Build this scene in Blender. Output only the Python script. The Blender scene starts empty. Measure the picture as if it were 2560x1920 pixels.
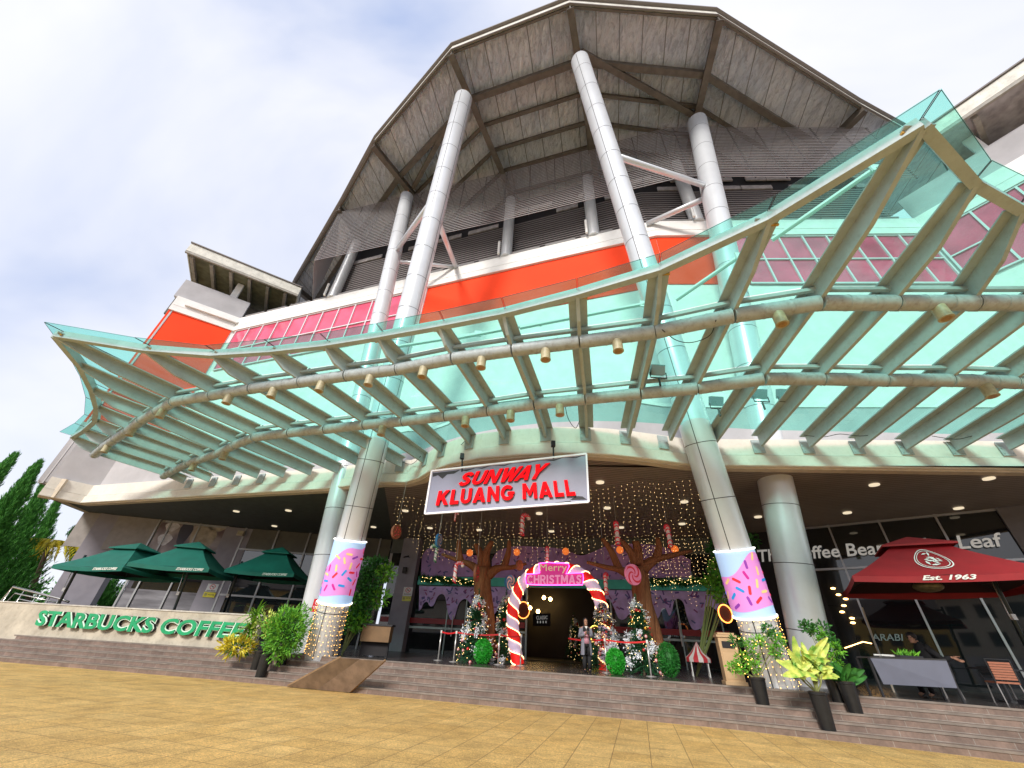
import bpy, math, random
from mathutils import Vector as V, Matrix
random.seed(7)
sc=bpy.context.scene
# ---------------------------------------------------------------- camera
F_PX=961.; CX,CY=1280.,960.                     # photograph 2560 x 1920
PITCH=math.radians(34.1); ROLL=math.atan(.057); EYE=V((0,0,1.45))
fw=V((0,math.cos(PITCH),math.sin(PITCH))); r0=V((1,0,0)); u0=r0.cross(fw)
cr,sr=math.cos(ROLL),math.sin(ROLL)
RT=r0*cr+u0*sr; UP=u0*cr-r0*sr
cam=bpy.data.objects.new('camera',bpy.data.cameras.new('camera'))
sc.collection.objects.link(cam)
m=Matrix((RT,UP,-fw)).transposed().to_4x4(); m.translation=EYE
cam.matrix_world=m
cam.data.sensor_width=36; cam.data.lens=F_PX/2560*36; cam.data.clip_start=.05; cam.data.clip_end=3000
sc.camera=cam
# ---------------------------------------------------------------- world, sun, exposure
W=bpy.data.worlds.new('World'); sc.world=W; W.use_nodes=True
nt=W.node_tree; nt.nodes.clear()
N=nt.nodes.new; L=nt.links.new
SUN_EL,SUN_AZ=math.radians(34),math.radians(203)
out=N('ShaderNodeOutputWorld'); mix=N('ShaderNodeMixShader'); b1=N('ShaderNodeBackground'); b2=N('ShaderNodeBackground')
sky=N('ShaderNodeTexSky'); sky.sky_type='NISHITA'; sky.sun_disc=False; sky.sun_elevation=SUN_EL; sky.sun_rotation=SUN_AZ
L(sky.outputs[0],b1.inputs[0]); b1.inputs[1].default_value=.1
tc=N('ShaderNodeTexCoord'); mp=N('ShaderNodeMapping'); mp.inputs['Scale'].default_value=(1.1,2.0,1.6); mp.inputs['Rotation'].default_value=(0,.3,.6)
nz=N('ShaderNodeTexNoise'); nz.inputs['Scale'].default_value=1.3; nz.inputs['Detail'].default_value=5; nz.inputs['Roughness'].default_value=.48; nz.inputs['Distortion'].default_value=.5
rp=N('ShaderNodeValToRGB'); cr_=rp.color_ramp
cr_.elements[0].position=.3; cr_.elements[0].color=(.50,.59,.84,1)
cr_.elements[1].position=.66; cr_.elements[1].color=(.98,.98,1.04,1)
e=cr_.elements.new(.46); e.color=(.76,.80,.94,1)
L(tc.outputs['Generated'],mp.inputs[0]); L(mp.outputs[0],nz.inputs[0]); L(nz.outputs[0],rp.inputs[0]); L(rp.outputs[0],b2.inputs[0]); b2.inputs[1].default_value=.68
mix.inputs[0].default_value=.88; L(b1.outputs[0],mix.inputs[1]); L(b2.outputs[0],mix.inputs[2]); L(mix.outputs[0],out.inputs[0])
sd=bpy.data.lights.new('sun','SUN'); sd.energy=2.2; sd.angle=math.radians(14); sd.color=(1,.95,.88)
so=bpy.data.objects.new('sun',sd); sc.collection.objects.link(so)
sdir=V((math.sin(SUN_AZ)*math.cos(SUN_EL),math.cos(SUN_AZ)*math.cos(SUN_EL),math.sin(SUN_EL)))
so.rotation_euler=sdir.to_track_quat('Z','Y').to_euler()
sc.view_settings.view_transform='Standard'; sc.view_settings.look='None'; sc.view_settings.exposure=.75; sc.view_settings.gamma=1
sc.cycles.max_bounces=8; sc.cycles.transparent_max_bounces=12

# ---------------------------------------------------------------- pixel -> world helpers (calibrated from the photograph)
def ray(x,y): return fw+RT*((x-CX)/F_PX)-UP*((y-CY)/F_PX)
def Z(x,y,z):
    d=ray(x,y); return EYE+d*((z-EYE.z)/d.z)
def YY(x,y,Y):
    d=ray(x,y); return EYE+d*(Y/d.y)
class Plane:                                    # vertical plane through a and b (plan); off is towards the viewer
    def __init__(s,a,b):
        s.o=V((a[0],a[1],0)); s.e=(V((b[0],b[1],0))-s.o).normalized(); s.n=V((s.e.y,-s.e.x,0))
        s.len=(V((b[0],b[1],0))-s.o).length
    def uz(s,x,y,off=0):
        d=ray(x,y); o=s.o+s.n*off; p=EYE+d*(((o-EYE).dot(s.n))/d.dot(s.n)); return ((p-s.o).dot(s.e),p.z)
    def hit(s,x,y,off=0):
        u,z=s.uz(x,y,off); return s.pt(u,z,off)
    def pt(s,u,z,off=0): return s.o+s.e*u+V((0,0,z))+s.n*off
C1=lambda x,y:(x*.3888,1100+y*.3888)            # photo crops I measured in
C2=lambda x,y:(800+x*.3617,1100+y*.3617)
C3=lambda x,y:(1300+x*.3617,1100+y*.3617)
C4=lambda x,y:(1800+x*.4521,1150+y*.4521)
C5=lambda x,y:(440+x*.2984,560+y*.2984)
KD=2560/2212
DD=lambda x,y:(x*KD,y*KD)

# ---------------------------------------------------------------- mesh building
class MB:
    def __init__(s): s.v=[]; s.f=[]; s.m=[]; s.starts=[]
    def add(s,vs,fs,mi=0):
        s.starts.append(len(s.f)); b=len(s.v); s.v+= [V(p) for p in vs]
        for f in fs: s.f.append([b+i for i in f]); s.m.append(mi)
        return s
    def poly(s,pts,mi=0): return s.add(pts,[list(range(len(pts)))],mi)
    def box(s,c,d,rot=None,mi=0):
        c=V(c); vs=[]
        for z in(-.5,.5):
            for x,y in((-.5,-.5),(.5,-.5),(.5,.5),(-.5,.5)):
                p=V((x*d[0],y*d[1],z*d[2])); vs.append(c+(rot@p if rot else p))
        return s.add(vs,[(3,2,1,0),(4,5,6,7),(0,1,5,4),(1,2,6,5),(2,3,7,6),(3,0,4,7)],mi)
    def beam(s,a,b,w,h,up=V((0,0,1)),mi=0):
        a=V(a);b=V(b);x=(b-a); l=x.length
        if l<1e-6: return s
        x/=l; y=up.cross(x); 
        if y.length<1e-4: y=V((1,0,0)).cross(x)
        y.normalize(); z=x.cross(y)
        R=Matrix((x,y,z)).transposed()
        return s.box((a+b)/2,(l,w,h),R,mi)
    def prism(s,pts,vec,mi=0):
        n=len(pts); pts=[V(p) for p in pts]; vec=V(vec)
        vs=pts+[p+vec for p in pts]
        return s.add(vs,[list(range(n))[::-1],list(range(n,2*n))]+[(i,(i+1)%n,n+(i+1)%n,n+i) for i in range(n)],mi)
    def tube(s,pts,r,n=10,mi=0,cap=True):
        pts=[V(p) for p in pts]; k=len(pts); rr=r if hasattr(r,'__len__') else [r]*k
        vs=[];pa=None
        for i,p in enumerate(pts):
            t=(pts[min(i+1,k-1)]-pts[max(i-1,0)]).normalized()
            if pa is None: a=t.cross(V((.13,.2,.97)) if abs(t.z)<.9 else V((1,0,0))).normalized()
            else:
                a=pa-t*pa.dot(t); a.normalize()
            pa=a; b=t.cross(a)
            for j in range(n):
                q=2*math.pi*j/n; vs.append(p+(a*math.cos(q)+b*math.sin(q))*rr[i])
        fs=[(i*n+j,i*n+(j+1)%n,(i+1)*n+(j+1)%n,(i+1)*n+j) for i in range(k-1) for j in range(n)]
        if cap: fs+=[list(range(n))[::-1],[(k-1)*n+j for j in range(n)]]
        return s.add(vs,fs,mi)
    def ball(s,c,r,n=8,mi=0,sc=(1,1,1)):
        c=V(c); k=max(3,n//2); vs=[c+V((0,0,r*sc[2]))]
        for i in range(1,k):
            a=math.pi*i/k
            for j in range(n):
                q=2*math.pi*j/n; vs.append(c+V((math.sin(a)*math.cos(q)*r*sc[0],math.sin(a)*math.sin(q)*r*sc[1],math.cos(a)*r*sc[2])))
        vs.append(c-V((0,0,r*sc[2]))); e=len(vs)-1
        fs=[(0,1+j,1+(j+1)%n) for j in range(n)]
        for i in range(k-2): fs+=[(1+i*n+j,1+(i+1)*n+j,1+(i+1)*n+(j+1)%n,1+i*n+(j+1)%n) for j in range(n)]
        fs+=[(e,1+(k-2)*n+(j+1)%n,1+(k-2)*n+j) for j in range(n)]
        return s.add(vs,fs,mi)
    def octa(s,c,r,mi=0):
        c=V(c); return s.add([c+V(d)*r for d in((1,0,0),(0,1,0),(-1,0,0),(0,-1,0),(0,0,1),(0,0,-1))],[(0,1,4),(1,2,4),(2,3,4),(3,0,4),(1,0,5),(2,1,5),(3,2,5),(0,3,5)],mi)
    def leaf(s,p,d,nrm,l,w,mi=0,bend=.15):
        p=V(p); d=V(d).normalized(); side=d.cross(V(nrm))
        if side.length<1e-3: side=d.cross(V((1,.3,0)))
        side.normalize(); n=side.cross(d)
        a=p+d*l*.45+side*w*.5+n*l*.04; b=p+d*l*.45-side*w*.5+n*l*.04; t=p+d*l-n*l*bend
        return s.add([p,a,t,b],[(0,1,2),(0,2,3)],mi)
    def each(s,name,mat,parent=None,smooth=False):
        b=s.starts+[len(s.f)]
        for k in range(len(s.starts)):
            fs=s.f[b[k]:b[k+1]]; ids=sorted({i for f in fs for i in f}); mp={j:n for n,j in enumerate(ids)}
            m=MB(); m.v=[s.v[i] for i in ids]; m.f=[[mp[i] for i in f] for f in fs]; m.m=s.m[b[k]:b[k+1]]; m.build(name,mat,parent,smooth)
    def build(s,name,mat,parent=None,smooth=False):
        off=V((0,0,0)); q=parent
        while q is not None: off+=q.location; q=q.parent
        me=bpy.data.meshes.new(name); me.from_pydata([tuple(p-off) for p in s.v],[],s.f); 
        mats=mat if isinstance(mat,(list,tuple)) else [mat]
        for q in mats: me.materials.append(q)
        if len(mats)>1: me.polygons.foreach_set('material_index',s.m)
        if smooth: me.polygons.foreach_set('use_smooth',[True]*len(me.polygons))
        me.update(); o=bpy.data.objects.new(name,me); sc.collection.objects.link(o)
        if smooth=='auto':
            try:
                me.polygons.foreach_set('use_smooth',[True]*len(me.polygons)); me.set_sharp_from_angle(angle=math.radians(35))
            except Exception: pass
        if parent: o.parent=parent
        return o
def tag(o,label,cat,group=None,kind=None):
    if label: o['label']=label
    if cat: o['category']=cat
    if group: o['group']=group
    if kind: o['kind']=kind
    return o
def thing(name,label,cat,loc=(0,0,0),group=None):
    o=bpy.data.objects.new(name,None); o.empty_display_size=.2; sc.collection.objects.link(o); o.location=V(loc)
    return tag(o,label,cat,group)
def struct(mb,name,mat,**k):
    o=mb.build(name,mat,**k); o['kind']='structure'; return o
def dup(root,loc,rz=0,label=None):
    def cp(o,par):
        c=o.copy(); sc.collection.objects.link(c)
        if par: c.parent=par
        for ch in [x for x in o.children]: cp(ch,c)
        return c
    c=cp(root,None); c.location=V(loc); c.rotation_euler=(0,0,rz)
    if label: c['label']=label
    return c

# ---------------------------------------------------------------- materials
def mat(name,col,rough=.6,metal=0,var=.0,vs=3.,bump=0,bs=30.,emit=None,es=0,col2=None,spec=.5,coat=0,trans=None,stretch=(1,1,1),dirt=0,dirtcol=(.12,.09,.06),detail=4):
    m=bpy.data.materials.new(name); m.use_nodes=True; nt=m.node_tree; p=nt.nodes['Principled BSDF']
    p.inputs['Base Color'].default_value=(*col,1); p.inputs['Roughness'].default_value=rough; p.inputs['Metallic'].default_value=metal
    p.inputs['Specular IOR Level'].default_value=spec; p.inputs['Coat Weight'].default_value=coat
    if emit: p.inputs['Emission Color'].default_value=(*emit,1); p.inputs['Emission Strength'].default_value=es
    n=nt.nodes.new; l=nt.links.new
    tc=n('ShaderNodeTexCoord'); mp=n('ShaderNodeMapping'); mp.inputs['Scale'].default_value=stretch; l(tc.outputs['Object'],mp.inputs[0])
    src=None
    if var or col2:
        z=n('ShaderNodeTexNoise'); z.inputs['Scale'].default_value=vs; z.inputs['Detail'].default_value=detail; l(mp.outputs[0],z.inputs[0])
        r=n('ShaderNodeValToRGB'); r.color_ramp.elements[0].position=.32; r.color_ramp.elements[1].position=.68
        c2=col2 or tuple(min(1,c*(1+var)) for c in col); c1=col if col2 else tuple(c*(1-var) for c in col)
        r.color_ramp.elements[0].color=(*c1,1); r.color_ramp.elements[1].color=(*c2,1)
        l(z.outputs[0],r.inputs[0]); src=r.outputs[0]
    if dirt:
        z=n('ShaderNodeTexNoise'); z.inputs['Scale'].default_value=7; z.inputs['Detail'].default_value=8; z.inputs['Roughness'].default_value=.7; l(tc.outputs['Object'],z.inputs[0])
        r=n('ShaderNodeValToRGB'); r.color_ramp.elements[0].position=.5; r.color_ramp.elements[0].color=(0,0,0,1); r.color_ramp.elements[1].position=.72; r.color_ramp.elements[1].color=(dirt,dirt,dirt,1)
        l(z.outputs[0],r.inputs[0]); mx=n('ShaderNodeMix'); mx.data_type='RGBA'; l(r.outputs[0],mx.inputs[0])
        if src: l(src,mx.inputs[6])
        else: mx.inputs[6].default_value=(*col,1)
        mx.inputs[7].default_value=(*dirtcol,1); src=mx.outputs[2]
    if src: l(src,p.inputs['Base Color'])
    if bump:
        z=n('ShaderNodeTexNoise'); z.inputs['Scale'].default_value=bs; z.inputs['Detail'].default_value=5; l(mp.outputs[0],z.inputs[0])
        b=n('ShaderNodeBump'); b.inputs['Strength'].default_value=bump; b.inputs['Distance'].default_value=.05; l(z.outputs[0],b.inputs['Height']); l(b.outputs[0],p.inputs['Normal'])
    return m
def glassmat(name,tint,gloss=.12,rough=.02,haze=0):
    m=bpy.data.materials.new(name); m.use_nodes=True; nt=m.node_tree; nt.nodes.clear(); n=nt.nodes.new; l=nt.links.new
    o=n('ShaderNodeOutputMaterial'); t=n('ShaderNodeBsdfTransparent'); t.inputs[0].default_value=(*tint,1)
    g=n('ShaderNodeBsdfGlossy'); g.inputs['Roughness'].default_value=rough; fr=n('ShaderNodeFresnel'); fr.inputs[0].default_value=1.45
    geo=n('ShaderNodeNewGeometry'); 
    mx=n('ShaderNodeMixShader'); ml=n('ShaderNodeMath'); ml.operation='MINIMUM'; ml.inputs[1].default_value=gloss*3
    l(fr.outputs[0],ml.inputs[0]); l(ml.outputs[0],mx.inputs[0])
    last=t.outputs[0]
    if haze:
        d=n('ShaderNodeBsdfTranslucent'); d.inputs[0].default_value=(*[min(1,c*1.1) for c in tint],1)
        tc=n('ShaderNodeTexCoord'); z=n('ShaderNodeTexNoise'); z.inputs['Scale'].default_value=.8; z.inputs['Detail'].default_value=6; l(tc.outputs['Object'],z.inputs[0])
        mr=n('ShaderNodeMapRange'); mr.inputs[1].default_value=.35; mr.inputs[2].default_value=.75; mr.inputs[3].default_value=haze*.5; mr.inputs[4].default_value=haze*1.6; l(z.outputs[0],mr.inputs[0])
        m2=n('ShaderNodeMixShader'); l(mr.outputs[0],m2.inputs[0]); l(t.outputs[0],m2.inputs[1]); l(d.outputs[0],m2.inputs[2]); last=m2.outputs[0]
    l(last,mx.inputs[1]); l(g.outputs[0],mx.inputs[2]); l(mx.outputs[0],o.inputs[0]); return m
def stripes(name,c1,c2,scale,ang,rough=.6,duty=.12):
    m=mat(name,c1,rough); nt=m.node_tree; n=nt.nodes.new; l=nt.links.new; p=nt.nodes['Principled BSDF']
    tc=n('ShaderNodeTexCoord'); mp=n('ShaderNodeMapping'); mp.inputs['Rotation'].default_value=(0,0,ang); l(tc.outputs['Object'],mp.inputs[0])
    sp=n('ShaderNodeSeparateXYZ'); l(mp.outputs[0],sp.inputs[0]); a=n('ShaderNodeMath'); a.operation='MULTIPLY'; a.inputs[1].default_value=scale; l(sp.outputs[0],a.inputs[0])
    f=n('ShaderNodeMath'); f.operation='FRACT'; l(a.outputs[0],f.inputs[0]); g=n('ShaderNodeMath'); g.operation='GREATER_THAN'; g.inputs[1].default_value=1-duty; l(f.outputs[0],g.inputs[0])
    z=n('ShaderNodeTexNoise'); z.inputs['Scale'].default_value=1.2; l(tc.outputs['Object'],z.inputs[0])
    mv=n('ShaderNodeMix'); mv.data_type='RGBA'; mv.inputs[6].default_value=(*[c*.8 for c in c1],1); mv.inputs[7].default_value=(*[c*1.25 for c in c1],1); l(z.outputs[0],mv.inputs[0])
    mx=n('ShaderNodeMix'); mx.data_type='RGBA'; l(g.outputs[0],mx.inputs[0]); l(mv.outputs[2],mx.inputs[6]); mx.inputs[7].default_value=(*c2,1)
    l(mx.outputs[2],p.inputs['Base Color']); return m
M={}
M['white']=mat('white_paint',(.78,.77,.74),.6,var=.06,vs=1.5,dirt=.12,dirtcol=(.45,.4,.33))
M['fascia']=mat('fascia_paint',(.72,.69,.62),.6,var=.07,vs=1.2,dirt=.25,dirtcol=(.4,.34,.26))
M['grey_wall']=mat('grey_render',(.42,.41,.42),.8,var=.12,vs=.6,dirt=.15,dirtcol=(.28,.27,.26))
M['grey_pillar']=mat('grey_pillar',(.30,.28,.32),.6,var=.08,vs=2)
M['cream']=mat('cream_soffit',(.55,.48,.38),.8,var=.1)
M['red']=mat('orange_red_paint',(.95,.06,.012),.65,spec=.15,var=.07,vs=.5,dirt=.06,dirtcol=(.5,.07,.04))
M['pink_glass']=mat('pink_tinted_glass',(.72,.09,.17),.12,var=.25,vs=.7,spec=.8)
M['mull']=mat('white_mullion',(.70,.66,.68),.45)
M['alu']=mat('aluminium_frame',(.42,.42,.42),.4,metal=.5)
M['col']=mat('column_cladding',(.68,.70,.72),.32,metal=.25,var=.04,vs=1.2,dirt=.08,dirtcol=(.42,.40,.36))
M['joint']=mat('black_joint',(.02,.02,.025),.6)
M['rib']=mat('canopy_steel',(.38,.46,.47),.5,var=.08,vs=2,dirt=.24,dirtcol=(.16,.10,.04),bump=.1,bs=14)
M['tube']=mat('canopy_tube',(.39,.45,.47),.5,var=.10,vs=6,dirt=.5,dirtcol=(.15,.09,.05),stretch=(1,1,1))
M['rust']=mat('rust_yellow',(.55,.32,.07),.8,var=.3,vs=20)
M['lampcream']=mat('yellowed_lamp_housing',(.42,.38,.24),.5,var=.2,vs=8)
M['glass']=glassmat('teal_canopy_glass',(.42,.91,.80),.14,haze=.07)
M['roofedge']=mat('roof_edge_trim',(.66,.64,.56),.5,var=.15,vs=2,dirt=.3)
M['roofdark']=mat('roof_trim_dark',(.19,.17,.16),.6)
M['rsteel']=mat('roof_steel',(.10,.082,.062),.6,var=.25,vs=2.5)
M['slat']=mat('louvre_slat',(.24,.225,.225),.5,metal=.2)
M['slatdark']=mat('dark_louvre_blade',(.27,.24,.235),.5,metal=.3)
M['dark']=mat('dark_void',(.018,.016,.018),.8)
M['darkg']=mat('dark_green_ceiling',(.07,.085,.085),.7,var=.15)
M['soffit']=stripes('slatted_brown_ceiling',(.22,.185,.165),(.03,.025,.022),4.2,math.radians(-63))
M['lightdisc']=mat('ceiling_lamp_disc',(.6,.5,.35),.4,emit=(1,.85,.6),es=.5)
M['shopglass']=mat('dark_shop_glass',(.012,.014,.016),.03,spec=.9,var=.3,vs=.3)
M['mirror']=mat('reflective_window_glass',(.03,.035,.04),.02,spec=1.0,coat=.6)
M['tile']=None
M['foil']=None
def foil():
    m=mat('silver_foil_insulation',(.85,.9,1),.32,metal=.10); nt=m.node_tree; n=nt.nodes.new; l=nt.links.new; p=nt.nodes['Principled BSDF']
    tc=n('ShaderNodeTexCoord')
    mp=n('ShaderNodeMapping'); mp.inputs['Scale'].default_value=(2.8,1.0,1); mp.inputs['Rotation'].default_value=(0,0,math.radians(20)); l(tc.outputs['Object'],mp.inputs[0])
    z=n('ShaderNodeTexNoise'); z.inputs['Scale'].default_value=1.3; z.inputs['Detail'].default_value=8; z.inputs['Roughness'].default_value=.75; z.inputs['Distortion'].default_value=.8; l(mp.outputs[0],z.inputs[0])
    b=n('ShaderNodeBump'); b.inputs['Strength'].default_value=1; b.inputs['Distance'].default_value=.55; l(z.outputs[0],b.inputs['Height']); l(b.outputs[0],p.inputs['Normal'])
    z2=n('ShaderNodeTexNoise'); z2.inputs['Scale'].default_value=.35; z2.inputs['Detail'].default_value=5; l(tc.outputs['Object'],z2.inputs[0])
    r=n('ShaderNodeValToRGB'); r.color_ramp.elements[0].position=.3; r.color_ramp.elements[0].color=(.82,.88,.97,1); r.color_ramp.elements[1].position=.7; r.color_ramp.elements[1].color=(1,1,1,1); l(z2.outputs[0],r.inputs[0])
    # crease shading painted into the base colour as thin dark folds, and taped sheet seams
    cr=n('ShaderNodeValToRGB'); cr.color_ramp.elements[0].position=.40; cr.color_ramp.elements[0].color=(.32,.32,.33,1); cr.color_ramp.elements[1].position=.52; cr.color_ramp.elements[1].color=(1,1,1,1); l(z.outputs[0],cr.inputs[0])
    mx=n('ShaderNodeMix'); mx.data_type='RGBA'; mx.blend_type='MULTIPLY'; mx.inputs[0].default_value=.45; l(r.outputs[0],mx.inputs[6]); l(cr.outputs[0],mx.inputs[7])
    m2=n('ShaderNodeMapping'); m2.inputs['Rotation'].default_value=(0,0,math.radians(14)); l(tc.outputs['Object'],m2.inputs[0]); sp=n('ShaderNodeSeparateXYZ'); l(m2.outputs[0],sp.inputs[0])
    a=n('ShaderNodeMath'); a.operation='MULTIPLY'; a.inputs[1].default_value=.72; l(sp.outputs[0],a.inputs[0]); f=n('ShaderNodeMath'); f.operation='FRACT'; l(a.outputs[0],f.inputs[0]); g=n('ShaderNodeMath'); g.operation='GREATER_THAN'; g.inputs[1].default_value=.955; l(f.outputs[0],g.inputs[0])
    m3=n('ShaderNodeMix'); m3.data_type='RGBA'; l(g.outputs[0],m3.inputs[0]); l(mx.outputs[2],m3.inputs[6]); m3.inputs[7].default_value=(.35,.34,.34,1); l(m3.outputs[2],p.inputs['Base Color']); return m
M['foil']=foil()
def bricky(name,c1,c2,mortar,bw,bh,ms,ang=0,rough=.7,scale=1,bump=.3,coord='Object',vert=False,speckle=None,off=.5):
    m=mat(name,c1,rough); nt=m.node_tree; n=nt.nodes.new; l=nt.links.new; p=nt.nodes['Principled BSDF']
    tc=n('ShaderNodeTexCoord'); mp=n('ShaderNodeMapping'); mp.inputs['Rotation'].default_value=(0,0,ang); l(tc.outputs[coord],mp.inputs[0])
    vec=mp.outputs[0]
    if vert:
        sp=n('ShaderNodeSeparateXYZ'); l(vec,sp.inputs[0]); cb=n('ShaderNodeCombineXYZ'); l(sp.outputs[0],cb.inputs[0]); l(sp.outputs[2],cb.inputs[1]); vec=cb.outputs[0]
    b=n('ShaderNodeTexBrick'); b.offset=off; b.inputs['Scale'].default_value=scale; b.inputs['Brick Width'].default_value=bw; b.inputs['Row Height'].default_value=bh; b.inputs['Mortar Size'].default_value=ms
    b.inputs['Color1'].default_value=(*c1,1); b.inputs['Color2'].default_value=(*c2,1); b.inputs['Mortar'].default_value=(*mortar,1); b.inputs['Bias'].default_value=0; l(vec,b.inputs[0])
    src=b.outputs[0]
    if speckle:
        for sc_,lo,hi in speckle:
            z=n('ShaderNodeTexNoise'); z.inputs['Scale'].default_value=sc_; z.inputs['Detail'].default_value=6; z.inputs['Roughness'].default_value=.65; l(tc.outputs[coord],z.inputs[0])
            r=n('ShaderNodeMapRange'); r.inputs[1].default_value=.3; r.inputs[2].default_value=.7; r.inputs[3].default_value=lo; r.inputs[4].default_value=hi; l(z.outputs[0],r.inputs[0])
            mx=n('ShaderNodeMix'); mx.data_type='RGBA'; mx.blend_type='MULTIPLY'; mx.inputs[0].default_value=1; l(src,mx.inputs[6]); l(r.outputs[0],mx.inputs[7]); src=mx.outputs[2]
    l(src,p.inputs['Base Color'])
    bu=n('ShaderNodeBump'); bu.inputs['Strength'].default_value=bump; bu.inputs['Distance'].default_value=.02; l(src,bu.inputs['Height']); l(bu.outputs[0],p.inputs['Normal'])
    return m
AZ=math.radians(17)
M['paver']=bricky('ochre_aggregate_paving',(.74,.48,.17),(.65,.40,.125),(.33,.20,.07),.62,.62,.008,AZ,.8,1,.5,speckle=[(75,.3,1.6),(22,.75,1.25),(2.2,.72,1.2),(.3,.8,1.12)],off=0)
M['step']=bricky('brown_step_tiles',(.205,.142,.112),(.17,.118,.095),(.26,.23,.20),.6,.162,.006,AZ,.5,1,.2,vert=True,speckle=[(2.5,.7,1.35),(14,.85,1.15)],off=.5)
M['tread']=bricky('brown_tread_tiles',(.21,.15,.12),(.18,.125,.105),(.28,.24,.22),.6,.6,.006,AZ,.45,1,.2,speckle=[(2.5,.75,1.3)])
M['deck']=bricky('dark_porch_tiles',(.055,.048,.046),(.045,.04,.04),(.02,.018,.018),.6,.6,.008,AZ,.25,1,.1,speckle=[(2,.8,1.2)])

# ================================================================= GROUND AND STEPS
g=MB(); g.poly([(-600,-400,0),(600,-400,0),(600,900,0),(-600,900,0)]); struct(g,'ground',mat('far_concrete',(.46,.46,.48),.8,var=.1))
g=MB(); g.poly([(-60,-14,.004),(60,-14,.004),(60,60,.004),(-60,60,.004)]); struct(g,'plaza_paving',M['paver'])
SL=[V((-60,30.6,0)),V((-18.5,18.5,0)),V((-10,16.75,0)),V((-4.4,15.2,0)),V((2.5,13.2,0)),V((5.6,12.3,0)),V((9.3,10.72,0)),V((12,9.2,0)),V((30,2,0))]
def offs(pl,d):
    r=[]
    for i,p in enumerate(pl):
        a=pl[max(i-1,0)];b=pl[min(i+1,len(pl)-1)]; t=(b-a).normalized(); r.append(p+V((-t.y,t.x,0))*d)
    return r
RIS=.16;TRD=.31
lev=[offs(SL,TRD*k) for k in range(5)]+[offs(SL,22)]
rb=MB();tb=MB()
for k in range(5):
    z0=k*RIS; z1=z0+RIS
    for i in range(len(SL)-1):
        a,b=lev[k][i],lev[k][i+1]; rb.poly([a+V((0,0,z0)),b+V((0,0,z0)),b+V((0,0,z1)),a+V((0,0,z1))])
        c,d=lev[k+1][i+1],lev[k+1][i]
        if k<4: tb.poly([a+V((0,0,z1)),b+V((0,0,z1)),c+V((0,0,z1)),d+V((0,0,z1))])
nb=MB()
for k in range(5):
    z1=(k+1)*RIS
    for i in range(len(SL)-1): nb.beam(lev[k][i]+V((0,0,z1-.018)),lev[k][i+1]+V((0,0,z1-.018)),.03,.042)
steps=struct(rb,'front_steps',M['step']); 
t_=tb.build('tread',M['tread'],steps); nb.build('nosing',mat('step_nosing',(.21,.175,.15),.5,var=.2,vs=4),steps)
pf=MB()
for i in range(len(SL)-1):
    a,b=lev[4][i],lev[4][i+1]; c,d=lev[5][i+1],lev[5][i]; z=V((0,0,.8)); pf.poly([a+z,b+z,c+z,d+z])
struct(pf,'porch_floor',M['deck'])
def onsteps(x,y,m_=.15):
    """tread under the front foot edge of a pot seen at this pixel"""
    best=None
    for k in range(5):
        z=(k+1)*RIS; p=Z(x,y,z)
        for i in range(len(SL)-1):
            a,b=lev[k][i],lev[k][i+1]
            if min(a.x,b.x)<=p.x<=max(a.x,b.x):
                t=(b-a).normalized(); n=V((-t.y,t.x,0)); d=(p-V((0,0,p.z))-a).dot(n)
                hi=TRD if k<4 else 3; v=max(0,-d,d-hi); dc=min(max(d,0)+m_,hi-.14)
                if best is None or v<best[0]: best=(v,p+n*(dc-d))
    return best[1]

# ================================================================= MALL
mall=thing('shopping_mall','white and orange-red shopping mall with curved foil-lined roof and dark louvred screens','building',(0,20,0))
FB=[Z(x,y,7.2) for x,y in ((95,1238),(206,1259),(816,1224),(955,1208),(1017,1208),(1050,1199),(1078,1181),(1130,1163),(1200,1149),(1300,1140),(1390,1136),(1467,1137),(1530,1141),(1589,1147),(1660,1156),(1720,1164),(1821,1167),(2000,1169),(2560,1177))]
FB.append(FB[-1]+(FB[-1]-FB[-2])*1.5)
FB[0].z=7.2
def strip(mb,pl,z0,z1,off0,off1=None,th=.12):
    """band along a plan polyline, offset towards the viewer"""
    o=offs(pl,-off0); i_=offs(pl,-off0+th)
    for k in range(len(pl)-1):
        vs=[]
        for q in (o,i_):
            for z in (z0,z1):
                for p in (q[k],q[k+1]): vs.append(V((p.x,p.y,z)))
        mb.add(vs,[(0,1,3,2),(5,4,6,7),(2,3,7,6),(1,0,4,5),(0,2,6,4),(3,1,5,7)])
f=MB(); strip(f,FB,7.2,7.62,.10,th=.35); strip(f,FB,7.66,8.3,.03,th=.3); strip(f,FB,7.62,7.66,.0,th=.25); strip(f,FB,7.22,7.30,.125,th=.025)
f.build('fascia',M['fascia'],mall)
f=MB(); strip(f,FB,7.14,7.2,-.02,th=.3); f.build('fascia_soffit_trim',M['cream'],mall)
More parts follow.
